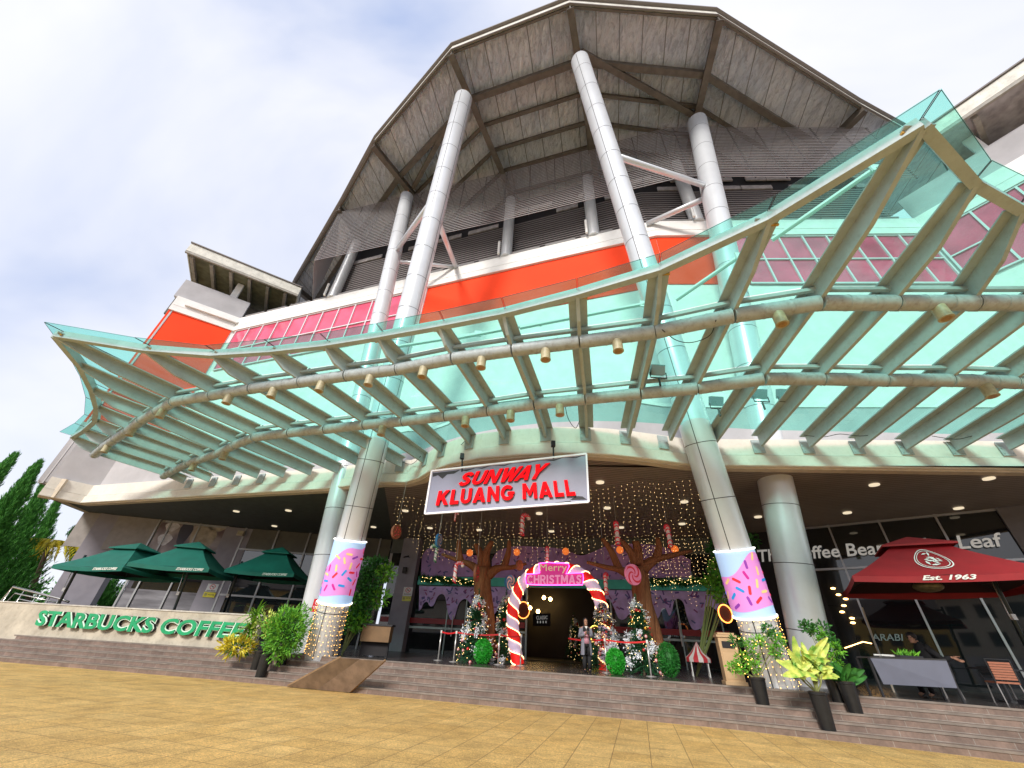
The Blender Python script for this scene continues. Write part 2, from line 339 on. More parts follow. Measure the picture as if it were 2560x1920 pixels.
# upper facade facets
WC=[V((-28.7,23.8,0)),V((-24.6,26.2,0)),V((8.5,14.6,0)),V((24.4,13.4,0)),V((29.6,5.1,0))]
PW=[Plane(WC[i],WC[i+1]) for i in range(4)]
ZT=24.5; ZB=23.0
def rect(mb,pl,u0,u1,z0,z1,off=0,th=.1,mi=0):
    a=[pl.pt(u0,z0,off),pl.pt(u1,z0,off),pl.pt(u1,z1,off),pl.pt(u0,z1,off)]
    return mb.prism(a,pl.n*(-th),mi)
w=MB()
WALLZ0=8.31
strip(w,WC,WALLZ0,ZB,0,th=.3); w.build('wall',M['white'],mall)
w=MB(); strip(w,WC,ZB,ZT,.22,th=.5); strip(w,WC,ZB+.55,ZB+.6,.24,th=.03); w.build('parapet_band',M['white'],mall)
w=MB(); w.poly([V((p.x,p.y,ZT-.02)) for p in WC]+[V((34,60,ZT-.02)),V((-28,60,ZT-.02))][0:2]); w.build('upper_deck',M['dark'],mall)
# left end wall of the wing running back
w=MB(); a=WC[0]; w.prism([a+V((0,0,8.3)),a+V((-2.5,14,8.3)),a+V((-2.5,14,ZT)),a+V((0,0,ZT))],V((.3,.05,0))); w.build('side_wall',M['grey_wall'],mall)
# red and window bands: limits measured in the photograph
def uu(pl,x,y): return pl.uz(x,y)[0]
P1=PW[1];P2=PW[2]
zr0=19.0
_,zmid=P2.uz(*DD(1960,560)); _,zwin=P2.uz(*DD(1960,614))
zmid=ZB-(ZB-zwin)*.52
uL=uu(P1,1062,760)
r=MB(); rect(r,P1,uL,P1.len,zwin,ZB-.002,.06,.1); uR=uu(P2,1846,650); rect(r,P2,0.02,uR,zwin,ZB-.002,.06,.1)
r.build('red_panel',M['red'],mall)
r=MB(); rect(r,PW[0],.02,PW[0].len-.25,12.5,ZB-.002,.06,.1); r.build('red_panel',M['red'],mall)
r=MB(); rect(r,PW[0],-.3,PW[0].len-.1,ZT+.0,ZT+.0+2.0,.05,.3); r.build('parapet_wall',M['grey_wall'],mall)
r=MB(); rect(r,PW[0],.0,PW[0].len-.25,8.4,12.5,.08,.1); r.build('grey_panel',M['grey_wall'],mall)
r=MB(); rect(r,PW[0],.8,PW[0].len-.1,ZB+.75,ZB+1.0,.42,.2); r.build('ledge',M['white'],mall)
# lower grey podium wall of the left wing, above its fascia
gp=[V((FB[0].x,FB[0].y,0)),V((FB[1].x,FB[1].y,0)),V((FB[2].x,FB[2].y,0))]
r=MB(); strip(r,gp,8.3,10.6,-.25,th=.3); r.build('podium_wall',M['grey_wall'],mall)
gp2=[V((p.x,p.y,0)) for p in FB[2:]]
r=MB(); strip(r,gp2,8.3,10.3,-1.0,th=.2); r.build('podium_wall',M['grey_wall'],mall)
r=MB(); strip(r,gp2,10.3,10.45,-.95,th=.3); r.build('podium_coping',M['white'],mall)
def windowband(pl,u0,u1,n,rows):
    gl=MB(); rect(gl,pl,u0,u1,rows[-1],rows[0]-.002,.05,.08)
    w=gl.build('window',M['pink_glass'],mall); fr=MB()
    for i in range(n+1):
        u=u0+(u1-u0)*i/n; fr.beam(pl.pt(u,rows[-1],.10),pl.pt(u,rows[0]-.003,.10),.09,.09,pl.n)
    for z in rows[1:]: fr.beam(pl.pt(u0,z,.10),pl.pt(u1,z,.10),.085,.085)
    fr.beam(pl.pt(u0,rows[0]-.06,.10),pl.pt(u1,rows[0]-.06,.10),.07,.07)
    fr.build('window_frame',M['mull'],w)
windowband(P1,.35,uL-.06,12,[ZB,zmid,zwin])
windowband(P2,uR+.06,P2.len-.25,8,[ZB,zmid,zwin])
windowband(PW[3],.15,5.4,3,[ZB,zmid,zwin])
# louvred dark wall between parapet band and roof
HR=33.0
u_=P1.uz(812,752)[0]; LC=[P1.pt(u_,0,-.35)]+[V((p.x,p.y+.35,0)) for p in WC[2:4]]
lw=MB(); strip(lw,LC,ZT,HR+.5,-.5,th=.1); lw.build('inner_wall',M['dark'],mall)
def louvre(pl,z0,z1,step,off,d,name,mt,u0=0,u1=None,post=None):
    mb=MB(); u1=pl.len if u1 is None else u1
    z=z0
    while z<z1: 
        mb.beam(pl.pt(u0,z,off),pl.pt(u1,z,off),.03,d); z+=step
    if post:
        u=u0+.4
        while u<u1: mb.beam(pl.pt(u,z0,off-.08),pl.pt(u,z1,off-.08),.06,.06,pl.n,1); u+=post
    return mb.build(name,[mt,M['joint']],mall)
PL_=[Plane(LC[0],LC[1]),Plane(LC[1],LC[2])]
for q in PL_: louvre(q,ZT+.25,29.2,.26,-.2,.12,'louvre_bank',M['slatdark'],post=3.0)
for q in PL_:
    mb=MB()
    for k in range(14):
        u=q.len*(k+.5)/14+random.uniform(-.6,.6); 
        rect(mb,q,u,u+random.uniform(1.2,2.6),random.uniform(29.3,31.4),0,.0,.0) if 0 else None
        z=random.choice([29.6,30.8]); rect(mb,q,u,u+random.uniform(1.0,2.2),z,z+.45,-.25,.1)
    mb.each('duct_panel',mat('pale_duct_panel',(.42,.38,.37),.6,var=.2),mall)
# outer screen of thin slats, hung under the roof
SP=[Z(x,y,HR-.35) for x,y in (DD(735,455),DD(1085,370),DD(1440,272),DD(1870,272))]
SPp=[Plane(SP[i],SP[i+1]) for i in range(3)]
scz=[SPp[0].uz(*DD(800,538))[1],SPp[1].uz(*DD(1200,440))[1],SPp[2].uz(*DD(1700,388))[1]]
zs=sum(scz)/3
for q,zb in zip(SPp,scz):
    o=louvre(q,zs,HR-.5,.21,0,.055,'sun_screen',M['slat'],post=1.9)
# side return of the screen (left end)
q=Plane(SP[0]+V((-1.4,3.8,0)),SP[0]); 
mb=MB(); z=zs
while z<HR-.5: mb.beam(q.pt(0,z-.8,0),q.pt(q.len,z,0),.05,.085); z+=.16
mb.build('sun_screen',M['slat'],mall)
# small props carrying the screens
for px in ((1093,555,488),(1283,515,428),(720,640,560),(1510,490,440)):
    pl=P1 if px[0]<1400 else P2
    u,_=pl.uz(px[0]*KD,px[1]*KD,.0); a=pl.pt(u,ZT,-.0)
    mb=MB(); mb.tube([a,a+V((0,0,HR-ZT-1))],.42,14); mb.build('stub_column',M['col'],mall,'auto')
    mb=MB(); mb.tube([a+pl.n*.5+pl.e*-.4,a+pl.n*.55+pl.e*-.4+V((0,0,zs-ZT))],.09,8); mb.build('screen_prop',M['white'],mall)
# maintenance rail on the parapet
mb=MB()
for pl in (P1,P2):
    u=.5
    while u<pl.len-2.2: 
        mb.tube([pl.pt(u,ZT+.2,.1),pl.pt(u+2.1,ZT+.2,.1)],.10,6); u+=2.5
mb.each('parapet_rail',mat('rail_grey',(.25,.24,.24),.5),mall)

# ---- great roof
EV=[Z(*DD(x,y),HR) for x,y in ((560,760),(635,610),(734,441),(808,305),(975,105),(1230,5),(1550,30),(1862,226),(2105,360))]
back=[V((p.x*.80+.8,p.y+13.5-abs(p.x)*.12,HR)) for p in EV]
roof=None
sf=MB()
for i in range(len(EV)-1): sf.poly([EV[i]+V((0,0,.02)),EV[i+1]+V((0,0,.02)),back[i+1],back[i]])
roof=sf.build('roof',M['foil'],mall)
e=MB(); strip(e,EV,HR-.05,HR+.5,.0,th=.12); e.build('roof_edge',M['roofedge'],roof)
e=MB(); strip(e,EV,HR+.52,HR+.66,.18,th=.35); strip(e,EV,HR-.13,HR-.05,.02,th=.10); e.build('roof_flashing',M['roofdark'],roof)
e=MB()
for i in range(len(EV)-1): e.poly([EV[i]+V((0,0,.6)),EV[i+1]+V((0,0,.6)),back[i+1]+V((0,0,.9)),back[i]+V((0,0,.9))])
e.build('roof_sheet',M['roofedge'],roof)
inn={2:DD(745,520),3:DD(905,425),4:DD(1100,395),5:DD(1280,330),6:DD(1496,262),7:DD(1775,300)}
RB={}
for i in range(1,8):
    a=EV[i]; b=Z(*inn[i],HR-.1) if i in inn else back[i]
    if i in (2,7): b=back[i]*.6+EV[i]*.4
    d=(b-a).normalized(); b2=a+d*13.0; RB[i]=(a,b2)
    mb=MB(); dep=.75; mb.beam(a+d*.1-V((0,0,dep/2)),b2-V((0,0,dep/2)),.06,dep); mb.beam(a+d*.1-V((0,0,dep)),b2-V((0,0,dep)),.42,.06); mb.build('rafter',M['rsteel'],roof)
ts=[.22,.36,.50,.63,.78]
for i in range(1,7):
    a0,a1=RB[i];b0,b1=RB[i+1]
    for j,t in enumerate(ts):
        p=a0.lerp(a1,t); q=b0.lerp(b1,t); mb=MB(); dz=.16 if j else .28
        mb.beam(p-V((0,0,dz)),q-V((0,0,dz)),.22 if j else .36,dz*2-.03); mb.build('purlin',M['rsteel'],roof)
    p=a0+(a1-a0)*.015; q=b0+(b1-b0)*.015
    mb=MB(); mb.beam(p-V((0,0,.12)),q-V((0,0,.12)),.12,.2); mb.build('edge_beam',M['rsteel'],roof)
# raking struts under the roof between the column heads
def zz(x,y,z): return Z(*DD(x,y),z)
for a,b in (((1255,112),(1500,250)),((1003,205),(893,405)),((1255,112),(1275,330))):
    mb=MB(); mb.beam(zz(*a,HR-.5),zz(*b,HR-.55),.34,.4); mb.build('bracing_beam',M['rsteel'],roof)

# ---- left rooftop box with its own roof
def rbox(pts,name_mat=None): pass
pw0=PW[0]
def wing(pl,sgn,ax,x0px,roofpx,postu,beams=6,sc_=(.13,.13,.08)):
    rf=MB(); a,b=roofpx
    ua,za=pl.uz(*a,1.6); ub,zb=pl.uz(*b,1.6); zt=(za+zb)/2
    o=MB(); p=[pl.pt(ua,zt,1.6),pl.pt(ub,zt,1.6),pl.pt(ub,zt+.4,-6),pl.pt(ua,zt+.4,-6)]
    o.prism(p,V((0,0,.9))); R=o.build('wing_roof',M['roofedge'],mall)
    o=MB(); o.prism([pl.pt(ua-.05,zt+.92,1.7),pl.pt(ub+.05,zt+.92,1.7),pl.pt(ub+.05,zt+1.32,-6),pl.pt(ua-.05,zt+1.32,-6)],V((0,0,.1))); o.build('roof_flashing',M['roofdark'],R)
    o=MB()
    for k in range(beams):
        u=ua+(ub-ua)*(k+.3)/beams; o.beam(pl.pt(u,zt-.15,1.2),pl.pt(u,zt+.2,-5.5),.25,.3)
    o.beam(pl.pt(ua,zt-.12,1.5),pl.pt(ub,zt-.12,1.5),.18,.22); o.build('roof_beam',mat('concrete_beam',(.33,.31,.27),.7,var=.2),R)
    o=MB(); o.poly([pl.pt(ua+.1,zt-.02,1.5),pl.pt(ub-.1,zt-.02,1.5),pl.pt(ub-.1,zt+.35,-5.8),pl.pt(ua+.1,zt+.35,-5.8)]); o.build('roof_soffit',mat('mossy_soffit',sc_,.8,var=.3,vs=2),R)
    for u in postu: 
        u=ua+(ub-ua)*u; o=MB(); o.beam(pl.pt(u,ZT,-.3),pl.pt(u,zt,-.3),.5,.3,pl.n); o.build('wing_post',M['white'],mall)
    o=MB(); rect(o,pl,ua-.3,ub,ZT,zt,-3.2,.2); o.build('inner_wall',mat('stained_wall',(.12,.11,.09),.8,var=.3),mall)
wing(PW[0],1,None,None,((473,615),(741,745)),(.47,.98))
o=MB(); pl=PW[3]; rect(o,pl,.1,6,ZT,ZT+2,.05,.3); o.build('parapet_wall',M['grey_wall'],mall)
wing(PW[3],1,None,None,((2359,357),(2640,95)),(.2,),1,(.36,.34,.35))

# ================================================================= PORCH: soffit and walls
ZS=7.25
BK=[Z(x,y,ZS) for x,y in ((229,1343),(262,1292),(409,1300),(574,1317),(800,1349),(983,1349),(1300,1348),(1770,1345),(2000,1320),(2496,1270))]
BK[0]=V((-27.6,27.6,ZS)); BK[1]=V((-26.3,27.4,ZS))
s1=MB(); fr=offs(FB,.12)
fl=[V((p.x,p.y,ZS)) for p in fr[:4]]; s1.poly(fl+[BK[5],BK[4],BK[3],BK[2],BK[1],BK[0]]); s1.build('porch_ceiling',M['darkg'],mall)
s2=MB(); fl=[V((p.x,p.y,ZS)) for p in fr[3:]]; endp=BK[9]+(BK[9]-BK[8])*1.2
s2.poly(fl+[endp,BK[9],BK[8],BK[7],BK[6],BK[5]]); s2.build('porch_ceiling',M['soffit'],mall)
# deck above so nothing shines through
dk=MB(); dk.poly([V((p.x,p.y,8.28)) for p in offs(FB,.2)]+[V((28,24,8.28)),V((28,60,8.28)),V((-28,60,8.28))]); dk.build('podium_deck',M['grey_wall'],mall)
WE=Plane(BK[5],BK[7]); WLs=Plane(BK[2],BK[5]); WR=Plane(BK[8],BK[9]); WQ=Plane(BK[7],BK[8]); WLp=Plane(BK[2],BK[3]); WLq=Plane(BK[3],BK[5])
# shop wall: dark glass skin with frames
def skin(pl,u0,u1,z0,z1,name,mt,off=0,th=.1,parent=mall):
    o=MB(); rect(o,pl,u0,u1,z0,z1,off,th); return o.build(name,mt,parent)
M['tan']=mat('dim_tan_panel',(.13,.12,.09),.5,var=.1)
# left cafe
skin(WLp,-4.5,.2,5.2,ZS,'wall',mat('greyish_cream_wall',(.30,.275,.26),.8,var=.1))
lw=skin(WLp,.2,WLp.len-.02,.8,ZS,'shop_window',M['shopglass'])
lq=skin(WLq,.02,WLq.len,.8,ZS,'shop_window',M['mirror'])
fr_=MB()
for x,y in (C1(1050,490),C1(1120,505),C1(1300,530),C1(1470,560)):
    u,_=WLp.uz(x,y); fr_.beam(WLp.pt(u,.8,.06),WLp.pt(u,ZS,.06),.09,.1,WLp.n)
fr_.beam(WLp.pt(.2,ZS-.08,.05),WLp.pt(WLp.len,ZS-.08,.05),.08,.12); fr_.build('window_frame',M['alu'],lw)
fr_=MB()
for x,y in (C1(1590,565),C1(1795,590),C1(1995,612),C2(420,690)):
    u,_=WLq.uz(x,y); fr_.beam(WLq.pt(u,.8,.06),WLq.pt(u,ZS,.06),.10,.12,WLq.n)
for z in (3.2,5.9): fr_.beam(WLq.pt(.1,z,.06),WLq.pt(WLq.len,z,.06),.08,.1)
fr_.build('window_frame',M['alu'],lq)
skin(WLq,.1,WLq.len-.1,5.95,ZS-.02,'transom_panel',M['tan'],.03,.02)
u0=WLp.uz(*C1(1470,560))[0]; 
pm=mat('poster_print',(.17,.12,.13),.3,var=.9,vs=1.1,col2=(.50,.44,.42),detail=2)
u1_=WLp.uz(*C1(1465,560))[0]; ua_=WLp.uz(*C1(1055,490))[0]
z2_=WLp.uz(*C1(1040,740))[1]
po=skin(WLp,ua_+.08,u1_-.05,z2_,ZS-.15,'window_poster',pm,.03,.015)
mb=MB()
for (x,y,rx,rz,col) in ((1190,600,.45,1.0,0),(1300,640,.9,1.3,1),(1110,560,.5,.35,2),(1060,640,.5,.45,2),(1215,520,.28,.3,3),(1400,560,.8,.35,1)):
    u,z=WLp.uz(*C1(x,y)); pts=[WLp.pt(u+rx*.8*math.cos(a)*(1+.15*math.sin(3*a)),z+rz*.8*math.sin(a)*(1+.1*math.cos(5*a)),.05) for a in [k*math.pi/9 for k in range(18)]]
    mb.poly(pts,col)
mb.build('poster_picture',[mat('pp_dark',(.05,.05,.08),.5),mat('pp_sack',(.42,.36,.28),.6,var=.25,vs=3),mat('pp_white',(.62,.60,.64),.5,var=.2,vs=5),mat('pp_skin',(.5,.28,.22),.5)],po)
mb=MB(); q0=WLp.uz(*C1(840,900))[0]; q1=WLp.uz(*C1(1290,950))[0]
rect(mb,WLp,q0,q1,.9,3.2,.03,.015); mb.build('window_poster',mat('landscape_poster',(.05,.045,.055),.3,col2=(.30,.29,.31),vs=.8,stretch=(.5,.5,3)),lw)
for (x,y) in (C1(1530,600),):
    u,_=WLp.uz(x,y); mb=MB(); rect(mb,WLp,u-.75,u+.9,.8,ZS-.05,.25,.3); mb.build('pillar',M['grey_pillar'],mall)
mb=MB(); a=Plane(V((-26.1,26.4,0)),V((-24.5,27.3,0))); rect(mb,a,-.1,1.9,.0,ZS-.02,.3,1.2); mb.build('pillar',M['grey_pillar'],mall)
mb=MB(); rect(mb,a,2.9,4.4,.8,ZS-.02,-.6,.5); mb.build('pillar',M['grey_pillar'],mall)
mb=MB(); p0=V((FB[0].x+.3,FB[0].y+.3,7.2)); mb.prism([p0,BK[0],V((-28.0,27.6,8.3)),V((p0.x,p0.y,8.3))],V((.3,0,0))); mb.build('wing_underside',M['cream'],mall)
# entrance wall
dz=lambda x,y:WE.uz(x,y)
skin(WE,0,WE.len,6.35,ZS,'bulkhead',mat('bulkhead_grey',(.13,.14,.12),.6,var=.1))
ul,_=dz(*C2(640,1290)); ur,_=dz(*C3(1410,1400))
mb=MB(); u,_=dz(*C2(612,700)); u2,_=dz(*C2(705,760)); rect(mb,WE,u-.1,u2,.8,ZS-.02,.5,.6); mb.build('pillar',M['grey_pillar'],mall)
od0,_=dz(*C2(1425,1400)); od1,_=dz(*C3(530,1300)); zd=dz(*C3(250,1020))[1]
eg=MB(); rect(eg,WE,.2,od0,.8,6.35,0,.08); rect(eg,WE,od1,WE.len,.8,6.35,0,.08); rect(eg,WE,od0,od1,zd,6.35,0,.08); eg=eg.build('glass_front',M['shopglass'],mall)
fr_=MB()
for x,y in (C2(870,1300),C2(1000,1300),C2(1120,1300),C3(640,1300),C3(930,1400),C3(1110,1300),C3(1250,1300),C3(1400,1300)):
    u,_=dz(x,y); fr_.beam(WE.pt(u,.8,.05),WE.pt(u,4.4,.05),.06,.08,WE.n)
for u in (od0,od1): fr_.beam(WE.pt(u,.8,.06),WE.pt(u,zd,.06),.09,.12,WE.n)
zb1=dz(*C2(800,1300))[1]
fr_.beam(WE.pt(.3,zb1,.05),WE.pt(od0,zb1,.05),.07,.10); fr_.beam(WE.pt(od1,zb1,.05),WE.pt(WE.len,zb1,.05),.07,.10)
fr_.build('door_frame',mat('pale_door_frame',(.45,.55,.52),.4,metal=.3),eg)
fr_=MB(); fr_.beam(WE.pt(.3,zb1+.35,.06),WE.pt(od0-.1,zb1+.35,.06),.03,.28); fr_.beam(WE.pt(od1,zb1+.35,.06),WE.pt(WE.len,zb1+.35,.06),.03,.28); fr_.build('red_door_sticker',mat('red_film',(.30,.01,.012),.3),eg)
fr_=MB()
for x,y in (C2(918,1290),C3(1108,1350)):
    u,z=dz(x,y); fr_.tube([WE.pt(u,z-.5,.16),WE.pt(u,z+.6,.16)],.035,8)
fr_.each('door_handle',M['white'],eg)
# teal beam and icing panels
zt0=dz(*C3(700,1035))[1]; zt1=dz(*C3(700,972))[1]; us=dz(*C2(690,980))[0]; ue=dz(*C3(1345,1000))[0]
teal=mat('teal_beam_paint',(.07,.58,.48),.5,var=.08)
mb=MB(); rect(mb,WE,us,ue,zt0,zt1,.3,.25); tealb=mb.build('door_header_beam',teal,mall)
icing=mat('purple_icing_panel',(.62,.45,.85),.45,var=.18,vs=2.5); icingd=mat('dark_purple_icing_panel',(.52,.32,.72),.5,var=.2,vs=1.5)
spr=[mat('sprinkle_plum',(.16,.08,.36),.5),mat('sprinkle_pink',(.34,.10,.32),.5),mat('sprinkle_blue',(.13,.15,.42),.5)]
def sprinkles(mb,pl,off,area,n,size=.22):
    for k in range(n):
        u,z=area(); a=random.uniform(0,math.pi); d=pl.e*math.cos(a)+V((0,0,math.sin(a)))
        c=pl.pt(u,z,off); mb.beam(c-d*size/2,c+d*size/2,.02,size*.34,pl.n.cross(d),1+random.randrange(3))
def icingpanel(pix,off,mt,n,top):
    pts=[WE.uz(x,y) for x,y in pix]
    mb=MB(); mb.prism([WE.pt(u,z,off) for u,z in pts],WE.n*-.05)
    us_=[p[0] for p in pts]; zs_=[p[1] for p in pts]; u0,u1=min(us_),max(us_)
    def inside(u,z):
        c=False
        for i in range(len(pts)):
            (x1,y1),(x2,y2)=pts[i],pts[i-1]
            if (y1>z)!=(y2>z) and u<(x2-x1)*(z-y1)/(y2-y1)+x1: c=not c
        return c
    def area():
        for _ in range(60):
            u=random.uniform(u0,u1); z=random.uniform(min(zs_),max(zs_))
            if inside(u,z) and inside(u+.12,z) and inside(u-.12,z) and inside(u,z-.1) and inside(u,z+.1): return u,z
        return u0+.3,max(zs_)-.3
    sprinkles(mb,WE,off+.008,area,n); mb.build('icing_panel',[mt]+spr,tealb)
def smoothpts(P,k=4):
    out=[]
    for i in range(len(P)-1):
        p0=P[max(i-1,0)];p1=P[i];p2=P[i+1];p3=P[min(i+2,len(P)-1)]
        for j in range(k):
            t=j/k; out.append(tuple(.5*((2*p1[a])+(-p0[a]+p2[a])*t+(2*p0[a]-5*p1[a]+4*p2[a]-p3[a])*t*t+(-p0[a]+3*p1[a]-3*p2[a]+p3[a])*t**3) for a in (0,1)))
    return out+[P[-1]]
# lower dripping icing, left and right of the door
lo=[(688,1180),(705,1165),(720,1130),(745,1120),(765,1150),(790,1140),(815,1085),(845,1065),(870,1090),(885,1180),(905,1240),(930,1235),(955,1150),(980,1110),(1010,1100),(1040,1130),(1070,1200)]
icingpanel([C2(690,1012)]+[C2(x,y) for x,y in smoothpts(lo)]+[C2(1075,1015)],.1,icing,34,0)
lo=[(1180,1200),(1200,1210),(1225,1180),(1250,1120),(1290,1110),(1330,1180),(1400,1180)]
icingpanel([C2(1180,1015)]+[C2(x,y) for x,y in smoothpts(lo)]+[C2(1400,1018)],.1,icing,16,0)
lo=[(590,1100),(620,1105),(650,1160),(680,1230),(720,1240),(760,1200),(830,1170),(900,1190),(930,1240),(960,1225),(980,1170),(1005,1165),(1030,1215),(1050,1180),(1065,1115),(1095,1098),(1130,1130),(1150,1210),(1185,1300),(1225,1312),(1260,1280),(1275,1180),(1300,1145),(1340,1165),(1380,1195),(1420,1190),(1440,1150)]
icingpanel([C3(590,1038)]+[C3(x,y) for x,y in smoothpts(lo)]+[C3(1440,1045)],.1,icing,60,0)
# upper dark icing with wavy top
up=[(710,800),(740,760),(800,740),(900,770),(1000,790),(1100,800)]
icingpanel([C2(700,945),C2(708,800)]+[C2(x,y) for x,y in smoothpts(up)]+[C2(1100,945)],.08,icingd,26,0)
up=[(1190,830),(1230,770),(1300,745),(1380,735),(1500,740),(1600,745),(1700,760),(1800,800),(1900,770),(2000,730),(2200,720),(2400,750),(2560,830)]
icingpanel([C2(1190,1010)]+[C2(x,y) for x,y in smoothpts(up)]+[C2(2560,830),C2(2560,950),C2(2100,960),C2(1900,1010)],.08,icingd,70,0)
# entrance recess with its lit things
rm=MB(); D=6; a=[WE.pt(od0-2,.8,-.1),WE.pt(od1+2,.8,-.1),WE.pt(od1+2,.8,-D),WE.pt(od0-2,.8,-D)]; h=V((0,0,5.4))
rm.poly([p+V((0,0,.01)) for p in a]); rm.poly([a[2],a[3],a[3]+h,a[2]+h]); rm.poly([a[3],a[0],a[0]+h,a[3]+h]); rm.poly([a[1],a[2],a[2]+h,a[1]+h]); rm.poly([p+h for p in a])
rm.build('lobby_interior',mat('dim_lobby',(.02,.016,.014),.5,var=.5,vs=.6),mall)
bulbm=mat('warm_lamp',(1,.7,.3),.4,emit=(1,.62,.22),es=14); bulbdim=mat('warm_lamp_dim',(1,.7,.3),.4,emit=(1,.55,.18),es=5)
mb=MB()
for x,y in (C3(165,1090),C3(125,1185),C3(70,1160),C3(45,1130),C3(210,1100)): mb.ball(WE.hit(x,y,-4.5),.13,8)
mb.each('lobby_lamp',bulbm,mall)
# ceiling downlights
for x,y in (C3(553,290),C3(133,505),C3(217,630),C3(603,468),C3(1135,425),C3(698,603),C3(1120,578),C4(852,135),C4(1485,100),C4(703,290),C4(1318,265),C4(210,313),C1(1520,457),C1(1855,452),C1(1765,552),C2(590,488),C2(760,607),C2(1100,620),C2(1515,507),C2(370,600)):
    p=Z(x,y,ZS-.02); mb=MB(); mb.tube([p,p-V((0,0,.04))],.17,16); mb.build('downlight',M['lightdisc'],mall)
# right cafe front
pr=WR
skin(WQ,0,WQ.len,.8,ZS,'wall',M['dark'])
rg=skin(WR,0,WR.len-.05,.8,ZS,'shop_window',M['shopglass'])
uE,_=WR.uz(*C4(1540,265))
skin(WR,uE-.12,WR.len+6,.8,ZS-.02,'wall',mat('dim_grey_wall',(.16,.15,.16),.7,var=.1),.15,.2)
fr_=MB(); zt=WR.uz(*C4(690,600))[1]
for x,y in (C4(640,470),C4(900,390),C4(1220,370),C4(1570,330)):
    u,_=WR.uz(x,y); fr_.beam(WR.pt(u,.8,.05),WR.pt(u,ZS,.05),.075,.09,WR.n)
fr_.beam(WR.pt(0,zt,.05),WR.pt(WR.len,zt,.05),.07,.09); fr_.beam(WR.pt(0,ZS-.06,.05),WR.pt(WR.len,ZS-.06,.05),.07,.09)
fr_.build('window_frame',mat('steel_mullion',(.5,.5,.52),.3,metal=.6),rg)
mb=MB()
for x,y in (C4(625,710),C4(695,768),C4(685,805),C4(675,840),C4(730,875),C4(735,900),C4(655,745)): 
    mb.ball(WR.hit(x,y,.04),.10,10,0,(1,1,.45))
mb.build('cafe_lamp',bulbdim,rg)
mb=MB(); mb.beam(WR.hit(*C4(690,1040),.05),WR.hit(*C4(790,1005),.05),.03,.035); mb.beam(WR.hit(*C4(790,1005),.05),WR.hit(*C4(840,1015),.05),.03,.035); mb.build('cafe_lamp',bulbdim,rg)

# ---------------------------------------------------------------- lettering helper
def textmesh(s,shear=0,offset=0,extr=0,space=1):
    c=bpy.data.curves.new('txt','FONT'); c.body=s; c.size=1; c.shear=shear; c.offset=offset; c.extrude=.5; c.space_character=space; c.resolution_u=3
    o=bpy.data.objects.new('txt',c); sc.collection.objects.link(o); dg=bpy.context.evaluated_depsgraph_get(); dg.update()
    me=bpy.data.meshes.new_from_object(o.evaluated_get(dg)); bpy.data.objects.remove(o)
    vs=[v.co.copy() for v in me.vertices]; fs=[list(p.vertices) for p in me.polygons]; bpy.data.meshes.remove(me); return vs,fs
def text(s,bl,br,tl,name,mt,parent,depth=.02,shear=0,offset=0,tr=None,split=False,space=1,lift=0):
    vs,fs=textmesh(s,shear,offset,space=space); x0=min(v.x for v in vs);x1=max(v.x for v in vs);y0=min(v.y for v in vs);y1=max(v.y for v in vs)
    bl=V(bl);br=V(br);tl=V(tl); tr=V(tr) if tr else tl+br-bl; n=(br-bl).cross(tl-bl).normalized()
    P=[]
    for v in vs:
        a=(v.x-x0)/(x1-x0); b=(v.y-y0)/(y1-y0); q=(bl*(1-a)+br*a)*(1-b)+(tl*(1-a)+tr*a)*b; P.append(q+n*(depth*(v.z+.5)+lift))
    if not split:
        mb=MB(); mb.add(P,fs); return mb.build(name,mt,parent)
    par=list(range(len(P)))
    def fnd(i):
        while par[i]!=i: par[i]=par[par[i]]; i=par[i]
        return i
    for f in fs:
        for i in f[1:]: par[fnd(i)]=fnd(f[0])
    key={}
    for i,v in enumerate(vs): key.setdefault((round(v.x,5),round(v.y,5)),[]).append(i)
    for l in key.values():
        for i in l[1:]: par[fnd(i)]=fnd(l[0])
    comp={}
    for i in range(len(P)): comp.setdefault(fnd(i),[]).append(i)
    for ids in sorted(comp.values(),key=lambda l:min(vs[i].x for i in l)):
        mp_={j:k for k,j in enumerate(ids)}; mb=MB(); mb.add([P[i] for i in ids],[[mp_[i] for i in f] for f in fs if f[0] in mp_]); mb.build(name,mt,parent)

